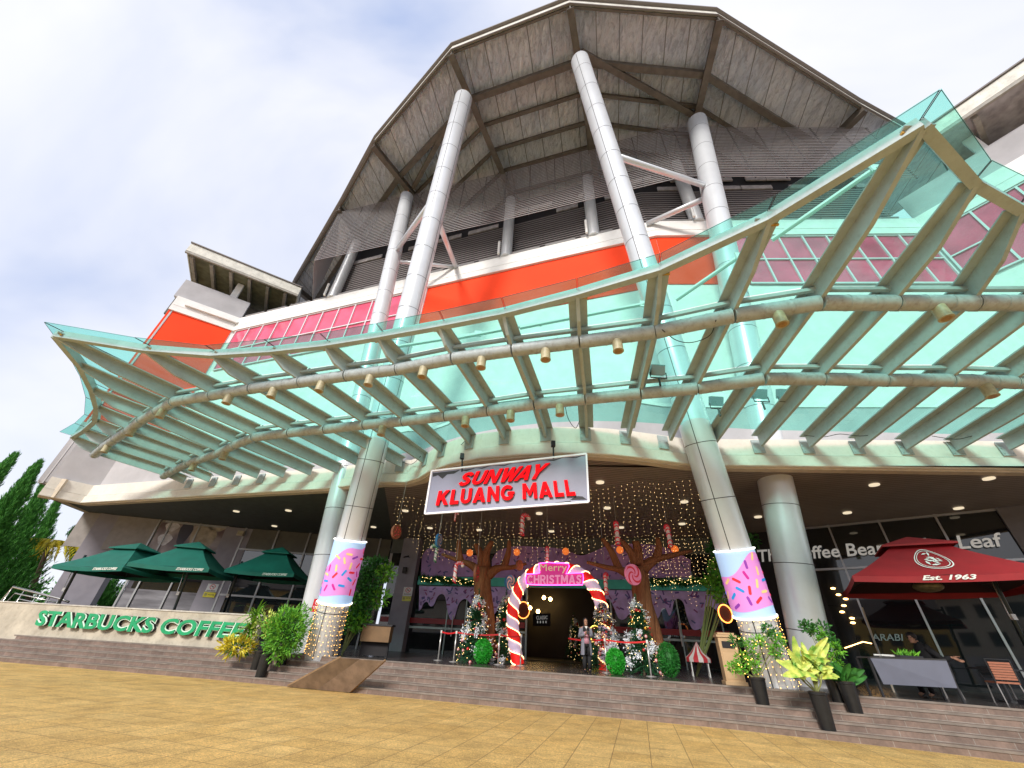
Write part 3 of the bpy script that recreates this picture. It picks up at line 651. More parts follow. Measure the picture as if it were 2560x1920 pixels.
def arc(cx,cy,rx,ry,a0,a1,n): return [(cx+rx*math.cos(math.radians(a0+(a1-a0)*i/n)),cy+ry*math.sin(math.radians(a0+(a1-a0)*i/n))) for i in range(n+1)]
def strip2(c,w):
    L_,R_=[],[]
    for i,p in enumerate(c):
        a=c[max(i-1,0)];b=c[min(i+1,len(c)-1)]; dx,dy=b[0]-a[0],b[1]-a[1]; l=math.hypot(dx,dy); L_.append((p[0]-dy/l*w/2,p[1]+dx/l*w/2)); R_.append((p[0]+dy/l*w/2,p[1]-dx/l*w/2))
    return L_+R_[::-1]
GLY={'L':(.60,[[(0,0),(.6,0),(.6,.22),(.23,.22),(.23,1),(0,1)]]),
'K':(.86,[[(0,0),(.23,0),(.23,.30),(.33,.42),(.58,0),(.86,0),(.49,.58),(.82,1),(.55,1),(.23,.62),(.23,1),(0,1)]]),
'N':(.80,[[(0,0),(.22,0),(.22,.60),(.58,0),(.80,0),(.80,1),(.58,1),(.58,.40),(.22,1),(0,1)]]),
'M':(.96,[[(0,0),(.22,0),(.22,.60),(.42,.2),(.54,.2),(.74,.60),(.74,0),(.96,0),(.96,1),(.72,1),(.48,.52),(.24,1),(0,1)]]),
'W':(1.12,[[(0,1),(.22,0),(.44,0),(.56,.56),(.68,0),(.90,0),(1.12,1),(.88,1),(.78,.42),(.66,1),(.46,1),(.34,.42),(.24,1)]]),
'Y':(.86,[[(.31,0),(.55,0),(.55,.42),(.86,1),(.59,1),(.43,.64),(.27,1),(0,1),(.31,.42)]]),
'A':(.88,[[(0,0),(.24,0),(.30,.18),(.58,.18),(.64,0),(.88,0),(.56,1),(.44,1),(.44,.68),(.52,.36),(.36,.36),(.44,.68),(.44,1),(.32,1)]]),
'U':(.76,[[(0,1)]+arc(.38,.36,.38,.36,180,360,10)+[(.76,1),(.54,1)]+arc(.38,.36,.16,.15,360,180,8)+[(.22,1)]]),
'S':(.74,[strip2([(.66,.73),(.60,.83),(.50,.885),(.36,.89),(.22,.84),(.16,.72),(.22,.60),(.36,.53),(.50,.46),(.59,.37),(.585,.23),(.47,.13),(.32,.11),(.18,.15),(.09,.27)],.215)]),
'C':(.84,[strip2(arc(.46,.5,.35,.385,42,318,20),.22)]),
'H':(.80,[[(0,0),(.22,0),(.22,.4),(.58,.4),(.58,0),(.80,0),(.80,1),(.58,1),(.58,.6),(.22,.6),(.22,1),(0,1)]]),
'I':(.22,[[(0,0),(.22,0),(.22,1),(0,1)]]),
'T':(.72,[[(.25,0),(.47,0),(.47,.80),(.72,.80),(.72,1),(0,1),(0,.80),(.25,.80)]]),
'R':(.80,[[(0,0),(.22,0),(.22,.36),(.34,.36),(.54,0),(.80,0),(.57,.41)]+arc(.46,.69,.31,.31,-55,90,9)+[(.11,1),(.11,.82),(.44,.82)]+arc(.44,.69,.11,.13,90,-90,6)+[(.22,.56),(.22,.82),(.11,.82),(.11,1),(0,1)]]),
'G':(.94,[strip2(arc(.46,.5,.35,.385,42,335,20),.22),[(.47,.37),(.93,.37),(.93,.55),(.47,.55)]])}
def blocktext(s,bl,br,tl,tr,mt,side,parent,depth,gap=.13,off=0):
    x=0;items=[];pv=''
    for ch in s:
        if pv+ch in ('AY','WA','LA'): x-=.17
        pv=ch
        if ch==' ': x+=.42; continue
        w,ps=GLY[ch]; items.append((x,ps)); x+=w+gap
    T=x-gap; n=(V(br)-V(bl)).cross(V(tl)-V(bl)).normalized()
    def P(a,b): a/=T; return (V(bl)*(1-a)+V(br)*a)*(1-b)+(V(tl)*(1-a)+V(tr)*a)*b
    for x0,ps in items:
        mb=MB()
        for p in ps: mb.prism([P(x0+q[0],q[1])+n*depth for q in p][::1],n*-.03)
        o=mb.build('letter',mt,parent); m2=MB()
        for p in ps: m2.prism([P(x0+q[0],q[1])+n*(depth-.031) for q in p],n*-(depth-.035))
        m2.build('letter_side',side,o)
whiteletter=mat('white_letter',(.75,.75,.73),.4,emit=(1,1,.95),es=.12)

# ================================================================= COLUMNS
def column(name,label,bpx,tpx,ztop,r,seam=2.0,wrap=None,zb=.8,Yb=None,seed=0,joint=None):
    a=Z(bpx[0],bpx[1],zb) if Yb is None else None
    if Yb is not None:
        # foot on the porch floor at depth Yb along the column's own image line
        t=V((tpx[0]-bpx[0],tpx[1]-bpx[1],0)); best=None
        for k in range(-200,400):
            x=bpx[0]-t.x*k/1500*.3; y=bpx[1]-t.y*k/1500*.3; p=YY(x,y,Yb); d=abs(p.z-zb)
            if best is None or d<best[0]: best=(d,p)
        a=V((best[1].x,Yb,zb))
    b=Z(tpx[0],tpx[1],ztop); root=thing(name,label,'column',a)
    ax=(b-a).normalized(); x=ax.cross(V((0,1,0))).normalized(); y=ax.cross(x); Lc=(b-a).length
    if x.dot(RT)<0: x=-x; y=-y
    if y.dot(V((0,-1,0)))<0: y=-y
    def pt(th,h,rr): return a+ax*h+(x*math.sin(th)+y*math.cos(th))*rr   # th=0 faces the viewer
    n=36
    mb=MB(); lv=[-.3]
    hs=[-.3]+[Lc-.12,Lc]
    rr=[r,r,r*.86]
    vs=[pt(2*math.pi*j/n,h,q) for h,q in zip(hs,rr) for j in range(n)]
    mb.add(vs,[(i*n+j,i*n+(j+1)%n,(i+1)*n+(j+1)%n,(i+1)*n+j) for i in range(2) for j in range(n)]+[[2*n+j for j in range(n)]])
    mb.build('cladding',M['col'],root,'auto')
    mb=MB(); h=seam*.75
    while h<Lc-.4:
        vs=[pt(2*math.pi*j/n,hh,r+.004) for hh in (h,h+.022) for j in range(n)]; mb.add(vs,[(j,(j+1)%n,n+(j+1)%n,n+j) for j in range(n)]); h+=seam
    if joint is not None:
        for th in joint:
            mb.add([pt(th-.012/r,0,r+.005),pt(th+.012/r,0,r+.005),pt(th+.012/r,Lc-.2,r+.005),pt(th-.012/r,Lc-.2,r+.005)],[(0,1,2,3)])
    mb.build('panel_joint',M['joint'],root)
    mb=MB(); mb.tube([b,b+ax*.7],[r*.25,.06],8); mb.build('pin_joint',mat('orange_pin',(.5,.2,.05),.6),root)
    if wrap:
        h0,h1=wrap; R=r*1.09
        mb=MB(); vs=[pt(2*math.pi*j/48,h,q) for h,q in ((h0,r),(h0,R),(h1,R),(h1,r)) for j in range(48)]
        mb.add(vs,[(i*48+j,i*48+(j+1)%48,(i+1)*48+(j+1)%48,(i+1)*48+j) for i in range(3) for j in range(48)])
        wr=mb.build('light_box_wrap',mat('lit_pale_blue_film',(.42,.60,.85),.35,emit=(.42,.62,.95),es=.28),root,'auto')
        mb=MB(); vs=[];fs=[]; rnd=random.Random(seed)
        def topw(th): return h0+(h1-h0)*(.73+.20*math.sin(th+seed)+.05*math.sin(th*3+1))
        def botw(th): return h0+(h1-h0)*(.12+.03*math.sin(th*2+seed))
        n2=64
        for i in range(7):
            for j in range(n2):
                th=2*math.pi*j/n2; t=i/6; vs.append(pt(th,botw(th)*(1-t)+topw(th)*t,R+.006))
        fs=[(i*n2+j,i*n2+(j+1)%n2,(i+1)*n2+(j+1)%n2,(i+1)*n2+j) for i in range(6) for j in range(n2)]
        mb.add(vs,fs); ic=mb.build('pink_icing_print',mat('lit_pink_icing',(.72,.26,.66),.35,emit=(.8,.30,.72),es=.22),wr,True)
        cols=[(.75,.03,.05),(.28,.05,.42),(.02,.30,.72),(.85,.62,.25),(.55,.02,.30)]
        mb=MB(); k=0; used=[]
        for _ in range(1500):
            th=rnd.uniform(0,2*math.pi); h=rnd.uniform(botw(th)+.1,topw(th)-.1)
            if any(abs(((th-q[0]+math.pi)%(2*math.pi))-math.pi)*R+0<.25 and abs(h-q[1])<.22 for q in used): continue
            used.append((th,h)); c=pt(th,h,R+.012); tang=(pt(th+.01,h,R)-pt(th-.01,h,R)).normalized(); an=rnd.uniform(0,math.pi); d=tang*math.cos(an)+ax*math.sin(an)
            nn=(c-(a+ax*h)).normalized(); l=.125; w=.038; s=nn.cross(d)
            pts=[c+d*(l-w)*sg+d*(w*math.cos(q)*sg)+s*(w*math.sin(q)*sg) for sg in (1,-1) for q in (-1.57,-.9,-.3,.3,.9,1.57)]
            mb.poly(pts,rnd.randrange(5)); k+=1
            if k>70: break
        mb.build('sprinkle_print',[mat('lit_sprinkle',c,.4,emit=c,es=.2) for c in cols],ic)
        lm=mat('light_strip',(1,.98,.9),.4,emit=(1,.97,.9),es=1.8)
        for hh in (h0-.02,h1-.01):
            mb=MB(); mb.tube([pt(2*math.pi*j/40,hh,R+.015) for j in range(41)],.022,6); mb.build('light_strip',lm,wr)
    return root,pt,a,ax,Lc
front_l=column('round_column','tall silver front column with sprinkle light box between the green parasols and the wooden ramp',(803,1638),(1160,243),31.2,.56,1.9,wrap=(1.75,3.95),seed=.2,joint=[-.1,1.15])
front_r=column('round_column','tall silver front column with sprinkle light box beside the tan litter bin',(1938,1704),(1449,150),31.2,.54,1.9,Yb=13.75,wrap=(1.8,3.65),seed=.7,joint=[-.72])
rear_l=column('round_column','slender pale column just left of the left sprinkle-wrapped column',(760,1632),(1018,490),31.4,.50,2.0,joint=[2.6])
rear_r=column('round_column','plain thick silver column behind the potted plants, nearest the red parasol',(2043,1690),(1742,302),31.4,.60,2.0,Yb=15.0)
def axis_at(c,px,py):
    """point on a column's axis nearest to the pixel ray"""
    d=ray(px,py).normalized(); a,ax=c[2],c[3]; w=EYE-a; b_=d.dot(ax); t=(w.dot(ax)-w.dot(d)*b_)/(1-b_*b_); return a+ax*t
def brace(pts,r=.17):
    mb=MB(); mb.tube(pts,r,10); return mb.build('diagonal_brace',M['col'],mall,True)
brace([axis_at(front_r,*DD(1330,325)),axis_at(rear_r,*DD(1530,408))]); brace([axis_at(rear_r,*DD(1515,430)),P2.hit(*DD(1395,490))+V((0,-.2,0))])
brace([axis_at(front_l,*DD(955,410)),axis_at(rear_l,*DD(862,550))]); brace([axis_at(front_l,*DD(960,465)),P1.hit(*DD(986,580))]); brace([axis_at(rear_l,*DD(862,568)),P1.hit(*DD(995,578))],.13)

# ================================================================= GLASS CANOPY
tips=[(179,1097),(208,1080),(236,1056),(240,1023),(228,980),(198,920),(135,844),(359,880),(530,893),(676,884),(812,869),(946,848),(1098,821),(1259,790),(1444,743),(1651,682),(1925,555),(2312,321),(2442,466)]
t1=[(240,1133),(264,1113),(294,1092),(325,1072),(360,1045),(398,1023),(439,999),(535,983),(633,966),(755,950),(869,934),(996,918),(1134,891),(1282,870),(1449,849),(1636,824),(1831,783),(2046,751),(2233,751),(2429,751),(2625,751)]
t2=[(412,1186),(442,1170),(476,1153),(511,1142),(550,1128),(592,1107),(640,1088),(728,1077),(817,1068),(914,1057),(1010,1048),(1115,1035),(1221,1022),(1337,1005),(1463,992),(1600,978),(1741,965),(1906,941),(2052,941),(2207,944),(2369,944),(2527,949)]
rt=[(450,1205),(510,1200),(568,1195),(630,1191),(695,1189),(763,1183),(831,1178),(905,1170),(991,1162),(1050,1152),(1102,1132),(1174,1113),(1259,1098),(1362,1087),(1467,1083),(1575,1085),(1682,1092),(1796,1099),(1913,1106),(2037,1109),(2163,1112),(2283,1115),(2410,1118),(2546,1115)]
gl=[(149,1078),(187,1056),(211,1034),(214,991),(200,940),(173,890),(109,802),(336,841),(513,861),(660,846),(800,831),(941,806),(1098,775),(1254,741),(1442,693),(1651,630),(1938,485),(2353,216),(2479,396),(2590,450)]
ZR,Z2,Z1,ZP,ZG=7.9,8.3,8.85,9.4,9.72
R0=[Z(*p,ZR) for p in rt]; R2=[Z(*p,Z2) for p in t2]; R1=[Z(*p,Z1) for p in t1]; RP=[Z(*p,ZP) for p in tips]; RG=[Z(*p,ZG) for p in gl]
while len(R2)<24: R2.append(R2[-1]+(R2[-1]-R2[-2]))
while len(R1)<24: R1.append(R1[-1]+V((1.72,-.1,0)))
for x,y in ((10.45,4.30),(12.1,4.75),(13.8,5.15),(15.5,5.45),(17.2,5.65)): RP.append(V((x,y,ZP)))
while len(RG)<24: RG.append(RP[len(RG)]+V((.35,-.75,ZG-ZP)))
can=thing('glass_canopy','sweeping teal glass canopy on pale steel ribs above the entrance','canopy',(0,11,8))
up=V((0,0,1))
UZ=[.40,.37,.39,.13]
for i in range(24):
    P=[R0[i],R2[i],R1[i],RP[i]]
    # pull root into the fascia line
    d0=(P[0]-P[1]).normalized(); top=[P[k]+up*UZ[k] for k in range(4)]
    knee=P[2].lerp(P[3],.55); kt=top[2].lerp(top[3],.55); knee=V((knee.x,knee.y,kt.z-.42))
    poly=[P[0]+d0*.25,P[1],P[2],knee,P[3]]; tpo=[top[0]+d0*.25,top[1],top[2],kt,top[3]]
    for k in (1,2,): poly[k].z=P[k].z-.07
    side=(P[3]-P[0]).cross(up).normalized()
    mb=MB(); w=.05
    vs=[]
    for q in (poly,tpo):
        for s in (-1,1):
            for p in q: vs.append(p+side*w*s)
    n=5; fs=[]
    B0,B1,T0,T1=0,n,2*n,3*n
    for k in range(n-1):
        fs+=[(B0+k,B0+k+1,T0+k+1,T0+k),(B1+k+1,B1+k,T1+k,T1+k+1),(B0+k,B1+k,B1+k+1,B0+k+1)]
    fs+=[(B0,T0,T1,B1),(B0+n-1,B1+n-1,T1+n-1,T0+n-1)]
    mb.add(vs,fs)
    for k in range(n-1):      # top flange
        mb.beam(tpo[k]+up*.02,tpo[k+1]+up*.02,.52,.04)
    rib=mb.build('rib',M['rib'],can)
    mb=MB(); pp=Plane((P[0].x,P[0].y),(P[0].x+side.x,P[0].y+side.y))
    c=P[0]+d0*.02+up*-.02; k=min(range(len(FB)-1),key=lambda j:((FB[j]+FB[j+1])/2-c).length); e_=(FB[k+1]-FB[k]).normalized(); nn=V((e_.y,-e_.x,0))
    t=((c-FB[k]).dot(e_)); base=FB[k]+e_*t+nn*.06; base.z=0
    mb.prism([base+e_*-.2+up*7.72,base+e_*.2+up*7.72,base+e_*.2+up*8.24,base+e_*-.2+up*8.24],nn*.03)
    for sx in(-.14,.14):
        for z_ in (7.79,8.0): mb.ball(base+e_*sx+up*z_+nn*.04,.022,6)
    mb.build('bracket_plate',M['rib'],rib)
    if i in range(6,18):
        mb=MB(); mb.beam(tpo[4]+d0*.12-side*.27-up*.03,tpo[4]+d0*.12+side*.27-up*.03,.05,.04); mb.build('rust_edge',M['rust'],rib)
for i in range(23):
    for RR,o,n_ in ((R1,.10,1),(R2,.10,2)):
        a,b=RR[i],RR[i+1]; mb=MB(); q=up*(-.02); d=(b-a).normalized()
        mb.tube([a+q+d*.02,b+q-d*.02],.20 if n_==1 else .19,16)
        for t_ in (.03,.35,.68,.97): mb.tube([a.lerp(b,t_)+q,a.lerp(b,t_)+q+d*.03],.208 if n_==1 else .198,16)
        mb.build('tube_beam',M['tube'],can,'auto')
        a2=a+up*.33;b2=b+up*.33; mb=MB(); s=(b-a).cross(up).normalized(); mb.beam(a2+s*.12,b2+s*.12,.10,.10); mb.build('glazing_bar',M['rib'],can)
    a=RP[i]+up*.13;b=RP[i+1]+up*.13; mb=MB(); mb.beam(a,b,.19,.27); mb.build('edge_beam',M['rib'],can)
    # panes
    tp=[[R0[k]+up*.50,R2[k]+up*.52,R1[k]+up*.56,RG[k]+up*0] for k in (i,i+1)]
    tp[0][3].z=tp[1][3].z=9.70
    for k in range(3):
        a,b,c,d=tp[0][k],tp[1][k],tp[1][k+1],tp[0][k+1]; cc=(a+b+c+d)/4
        mb=MB(); mb.poly([cc+(p-cc)*.992 for p in (a,b,c,d)]); gp__=mb.build('glass_pane',M['glass'],can)
        m2=MB(); e0,e1=cc+(b-cc)*.985,cc+(c-cc)*.985; m2.beam(e0-up*.012,e1-up*.012,.011,.010); e0,e1=cc+(a-cc)*.985,cc+(d-cc)*.985; m2.beam(e0-up*.012,e1-up*.012,.011,.010)
        m2.beam(cc+(d-cc)*.984-up*.012,cc+(c-cc)*.984-up*.012,.008,.008); m2.build('gasket',M['joint'],gp__)
bright=mat('lamp_lens',(.35,.22,.08),.3,var=.3,vs=20)
for i,RR in [(k,R1) for k in (3,5,7,8,9,10,11,12,13,14,16,18)]+[(k,R2) for k in (4,9,11,12,13,20,2)]+[(1,R1)]:
    p=RR[i].lerp(RR[i+1],.5)-up*.17; mb=MB(); mb.tube([p,p-up*.33],.14,16); mb.tube([p-up*.33,p-up*.36],.15,16); l_=mb.build('canopy_lamp',M['lampcream'],can,'auto')
    mb=MB(); mb.tube([p-up*.355,p-up*.366],.10,14); mb.build('lamp_lens',bright,l_)
# stay rods above the glass
for (x0,y0,x1,y1) in ((997,866,1195,834),(1110,852,1345,808),(1300,820,1610,760),(1930,600,2190,420),(1690,750,1850,640)):
    a=Z(x0,y0,10.1); b=Z(x1,y1,10.6); mb=MB(); mb.tube([a,b],.06,8); mb.box(b,(.25,.04,.25)); mb.build('stay_rod',M['white'],can)
# drooping cables under the canopy
cab=mat('black_cable',(.01,.01,.01),.5)
for pts,z in (([(1655,824),(1690,850),(1730,856),(1775,838),(1790,800)],8.6),([(1412,1010),(1420,1045),(1438,1070),(1449,1052)],8.1),([(1005,1155),(1030,1160),(1052,1140)],8.0),([(1110,1130),(1140,1122),(1165,1100)],8.0),([(2010,1088),(2060,1092),(2100,1085),(2150,1090),(2200,1085)],8.1),([(2330,1090),(2390,1098),(2430,1090)],8.1)):
    mb=MB(); pp=smoothpts(pts,5); mb.tube([Z(x,y,z) for x,y in pp],.012,5); mb.build('loose_cable',cab,can)
# floodlights standing on the podium above the fascia
def flood(px,py,label):
    p=Z(px,py,8.35+.45); p=EYE+(p-EYE)*1.0; t=thing('floodlight',label,'lamp',p-up*.45,'floodlights behind the canopy glass')
    mb=MB(); mb.box(p,(.42,.2,.32),Matrix.Rotation(.5,3,'X')); mb.build('lamp_housing',mat('flood_grey',(.20,.24,.26),.5),t)
    mb=MB(); mb.tube([p-up*.1-V((.25,0,0)),p-up*.3-V((.25,0,0)),p-up*.3+V((.25,0,0)),p-up*.1+V((.25,0,0))],.02,6); mb.tube([p-up*.3,p-up*.6],.03,6); mb.build('bracket',cab,t)
flood(1790,1003,'dark floodlight seen through the canopy glass just right of the right front column')
flood(1898,985,'grey floodlight with looping cable, middle one right of the right front column')
flood(1960,985,'small grey floodlight seen through the canopy glass, furthest right of its row')
flood(1643,925,'pale floodlight box clamped to the left side of the right front column above the canopy')

# ================================================================= HANGING SIGN
sg=thing('hanging_sign','large grey mall name board with red letters hanging over the entrance','sign',(0,12.6,5.9))
PSg=Plane((-6,12.75+6*.27),(6,12.75-6*.27))
h=PSg.hit
TL,BL_,TR,BR=h(1080,1178),h(1063,1285),h(1466,1135),h(1472,1255)
mb=MB(); mb.prism([BL_,BR,TR,TL],-PSg.n*.14); mb.build('panel',mat('lavender_grey_panel',(.25,.26,.36),.35,metal=0,var=.10,vs=.8),sg)
mb=MB()
for a,b in ((BL_,BR),(BR,TR),(TR,TL),(TL,BL_)): mb.beam(a+PSg.n*.02,b+PSg.n*.02,.055,.055,PSg.n)
mb.build('frame',mat('white_sign_frame',(.8,.8,.85),.4,emit=(1,1,1),es=.1),sg)
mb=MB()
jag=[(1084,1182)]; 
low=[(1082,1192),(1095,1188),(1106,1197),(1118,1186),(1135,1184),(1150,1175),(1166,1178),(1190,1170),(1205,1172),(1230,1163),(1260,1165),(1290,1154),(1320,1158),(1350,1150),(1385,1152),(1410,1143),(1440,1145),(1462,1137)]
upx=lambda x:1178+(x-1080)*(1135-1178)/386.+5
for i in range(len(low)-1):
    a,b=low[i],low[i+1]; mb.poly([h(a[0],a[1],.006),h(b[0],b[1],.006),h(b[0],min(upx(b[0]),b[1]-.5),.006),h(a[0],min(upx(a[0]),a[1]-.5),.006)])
mb.build('painted_reflection',M['joint'],sg); mb=MB()  # building's dark reflection in the panel, put on as flat black shapes
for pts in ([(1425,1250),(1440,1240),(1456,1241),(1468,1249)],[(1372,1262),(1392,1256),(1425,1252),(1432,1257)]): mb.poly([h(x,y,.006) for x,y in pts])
mb.each('painted_reflection',M['joint'],sg)
redl=mat('red_letter',(.80,.004,.008),.7,spec=.05,emit=(.9,.01,.015),es=.35)
sh=.32
redside=mat('dark_red_letter_side',(.16,.006,.008),.5)
blocktext('SUNWAY',h(1145,1217,.01),h(1352,1198,.01),h(1160,1184,.01),h(1376,1159,.01),redl,redside,sg,.08,.10)
blocktext('KLUANG MALL',h(1091,1265,.01),h(1440,1240,.01),h(1099,1229,.01),h(1433,1200,.01),redl,redside,sg,.08,.13)
for x,y in ((1155,1144),(1383,1113)):
    p=h(x,y); q=h(x+1,y+28+0); mb=MB(); mb.tube([p+up*.1,q-up*.1],.03,8); mb.box(p+up*.05,(.14,.14,.2)); mb.build('hanger_rod',M['joint'],sg)

# ================================================================= CAFE WALL AND TERRACE (LEFT)
cw=thing('terrace_wall','stained pale concrete terrace wall carrying the big green cafe letters','wall',(-15,19.5,.8))
PCW=Plane((-21.6,20.6),(-9.2,18.2))
uR_=PCW.uz(642,1580)[0]; zt_=PCW.uz(12,1504)[1]; zt2=PCW.uz(583,1537)[1]
mb=MB(); mb.prism([PCW.pt(-12,.6),PCW.pt(uR_,.6),PCW.pt(uR_,zt2),PCW.pt(-12,zt_)],-PCW.n*.25)
mb.build('wall',mat('stained_concrete',(.50,.45,.36),.8,var=.2,vs=1.2,dirt=.5,dirtcol=(.25,.21,.15),bump=.1,bs=20),cw)
mb=MB(); mb.prism([PCW.pt(-12,zt_+.002,.03),PCW.pt(uR_+.03,zt2+.002,.03),PCW.pt(uR_+.03,zt2+.05,.03),PCW.pt(-12,zt_+.05,.03)],-PCW.n*.31); mb.build('coping',mat('coping_concrete',(.52,.49,.44),.8,var=.15,dirt=.3),cw)
h=PCW.hit
ls=thing('shop_lettering','large slanted green raised cafe name letters with white edges along the terrace wall','sign',PCW.pt(PCW.len*.5,1.2,.2))
a=[h(*C1(228,1194),.13),h(*C1(1545,1281),.13),h(*C1(268,1094),.13),h(*C1(1598,1178),.13)]
text('STARBUCKS COFFEE',a[0],a[1],a[2],'letter_edge',mat('pale_letter_edge',(.70,.85,.74),.4),ls,.02,0,.062,tr=a[3],split=True,space=1.02)
text('STARBUCKS COFFEE',a[0],a[1],a[2],'letter',mat('green_letter',(.01,.33,.13),.35,var=.15),ls,.04,0,.026,tr=a[3],split=True,space=1.02,lift=.015)
text('STARBUCKS COFFEE',a[0]-PCW.n*.125,a[1]-PCW.n*.125,a[2]-PCW.n*.125,'letter_side',M['joint'],ls,.12,0,.05,tr=a[3]-PCW.n*.125,split=True,space=1.02)
# handrail at far left
hr=thing('handrail','stainless steel handrail of round tubes behind the left end of the terrace wall','railing',Z(60,1560,.8))
ste=mat('stainless_steel',(.55,.53,.50),.25,metal=.9)
Yr=21.4
for k,(pts) in enumerate(([(-30,1540),(3,1503),(33,1467),(150,1497),(172,1505)],[(-22,1548),(14,1508),(38,1483),(150,1508)],[(-12,1555),(22,1522),(45,1497),(150,1520)])):
    mb=MB(); mb.tube([YY(x,y,Yr) for x,y in pts],.045 if k==0 else .028,8); mb.build('rail',ste,hr,True)
for x0,y0,x1,y1 in ((33,1467,5,1512),(62,1475,38,1515),(95,1484,72,1518),(125,1492,104,1524),(148,1498,128,1528)):
    mb=MB(); a=YY(x0,y0,Yr); mb.tube([a,V((a.x,a.y,.8))],.028,8); mb.build('rail_post',ste,hr,True)

def parasol(name,label,cx,cy,ze,yaw,hh,s,mt,mtu,polepx,txt=None,polez=.8):
    t=thing(name,label,'parasol',(cx,cy,.8),'green square parasols on the terrace' if s<3.55 else None)
    c,sn=math.cos(yaw),math.sin(yaw)
    def P(a,b,z): return V((cx+(a*c-b*sn)*s/2,cy+(a*sn+b*c)*s/2,z))
    C=[(-1,-1),(1,-1),(1,1),(-1,1)]; hv=hh*.72; k=.30
    mb=MB(); n=6
    # canopy: slightly sagging hip roof between the ribs
    for q in range(4):
        a0,a1=C[q],C[(q+1)%4]
        grid=[]
        for i in range(n+1):
            t_=i/n; row=[]
            for j in range(n+1):
                u=j/n; bx=a0[0]+(a1[0]-a0[0])*u; by=a0[1]+(a1[1]-a0[1])*u; f_=1-(1-k)*t_
                sag=-.10*math.sin(math.pi*u)*(1-t_)*.6-.05*math.sin(math.pi*t_)
                row.append(P(bx*f_,by*f_,ze+hv*t_+sag))
            grid.append(row)
        for i in range(n):
            for j in range(n): mb.poly([grid[i][j],grid[i][j+1],grid[i+1][j+1],grid[i+1][j]])
        for j in range(n):
            p,q2=grid[0][j],grid[0][j+1]; dz=V((0,0,-.15-.0*j)); mb.poly([p+dz,q2+dz,q2,p])
    can_=mb.build('canopy',mt,t)
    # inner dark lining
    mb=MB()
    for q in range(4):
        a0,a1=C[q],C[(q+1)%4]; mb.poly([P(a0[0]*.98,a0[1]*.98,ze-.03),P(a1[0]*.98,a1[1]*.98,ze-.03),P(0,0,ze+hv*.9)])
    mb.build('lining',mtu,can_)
    mb=MB(); kk=k+.12
    for q in range(4):
        a0,a1=C[q],C[(q+1)%4]; p0,p1=P(a0[0]*kk,a0[1]*kk,ze+hv+.02),P(a1[0]*kk,a1[1]*kk,ze+hv+.02); m_=(p0+p1)/2-V((0,0,.03)); ap=P(0,0,ze+hh)
        mb.poly([p0,m_,ap]); mb.poly([m_,p1,ap]); dz=V((0,0,-.05)); mb.poly([p0+dz,p1+dz,p1,p0])
    mb.build('vent',mt,can_)
    for q in range(4):
        mb=MB(); mb.beam(P(C[q][0]*.97,C[q][1]*.97,ze-.02),P(0,0,ze+hv*.88),.03,.04); mb.build('strut',M['joint'],t)
    # side pole and arm
    if polepx:
        (x0,y0),(x1,y1)=polepx; p=Z(x1,y1,1.2) if y1>1640 else None
        Yp=cy+.2 if p is None else None
        a=YY(x0,y0,cy-.5); b=YY(x1,y1,cy-.5); d=(b-a); bb=a+d*((polez-a.z)/d.z)
        mb=MB(); tp=V((a.x,a.y,a.z+.5)); mb.tube([bb,a,tp],.055,10); mb.build('pole',mat('dark_green_pole',(.02,.03,.035),.3,metal=.4),t,True)
        mb=MB(); mb.tube([tp-up*.15,P(0,0,ze+hv*.6)],.04,8); mb.build('arm',M['joint'],t,True)
        mb=MB(); q=a.lerp(bb,.35); mb.tube([a.lerp(bb,.02)+V((-.14,-.05,0)),q+V((-.12,-.05,0)),q],.018,6); mb.box(q+V((-.04,-.06,0)),(.12,.08,.14)); mb.build('crank_handle',ste,t)
        if s>3.6: mb=MB(); mb.box(V((bb.x,bb.y,.8+.05)),(.9,.9,.1)); mb.build('base',M['joint'],t)
    if txt:
        for (q,u0,u1,st,z0,z1) in txt:
            a0,a1=C[q],C[(q+1)%4]; f_=1.012
            g=lambda u,z:P((a0[0]+(a1[0]-a0[0])*u)*f_,(a0[1]+(a1[1]-a0[1])*u)*f_,z)
            sg_=lambda u:-.06*math.sin(math.pi*u)
            text(st,g(u0,ze+z0+sg_(u0)),g(u1,ze+z0+sg_(u1)),g(u0,ze+z1+sg_(u0)),'print',M['letterw'],can_,.004,.35,.03,tr=g(u1,ze+z1+sg_(u1)))
    return t,P
M['letterw']=mat('white_print',(.75,.78,.74),.6)
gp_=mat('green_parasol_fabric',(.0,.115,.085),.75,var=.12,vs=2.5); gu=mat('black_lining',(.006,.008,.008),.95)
TX='STARBUCKS COFFEE'
parasol('parasol','dark green square parasol farthest left, next to the conifers','' or -17.9,20.76,3.43,-.13,1.32,3.5,gp_,gu,(C1(505,815),C1(380,1050)),[(0,.60,.93,TX,-.10,.0)])
parasol('parasol','middle one of the three dark green square parasols over the terrace wall',-14.55,20.0,3.57,.21,1.26,3.1,gp_,gu,(C1(1218,830),C1(1120,1090)),[(0,.60,.93,TX,-.10,.0)])
parasol('parasol','dark green square parasol next to the slender pale column',-11.77,22.35,3.80,.10,1.4,3.2,gp_,gu,(C1(1530,850),C1(1440,1105)),[(0,.55,.9,TX,-.10,.0)])
rp_=mat('red_parasol_fabric',(.27,.006,.011),.7,var=.12,vs=2); 
rpo,PR=parasol('parasol','big dark red square parasol with white oval emblem over the right cafe tables',12.71,12.35,3.52,-2.15+math.pi*0,1.33,4.0,rp_,mat('maroon_lining',(.022,.003,.004),.95),(C4(1500,640),C4(1681,1000)),[(1,.36,.62,'Est. 1963',-.10,.02)])
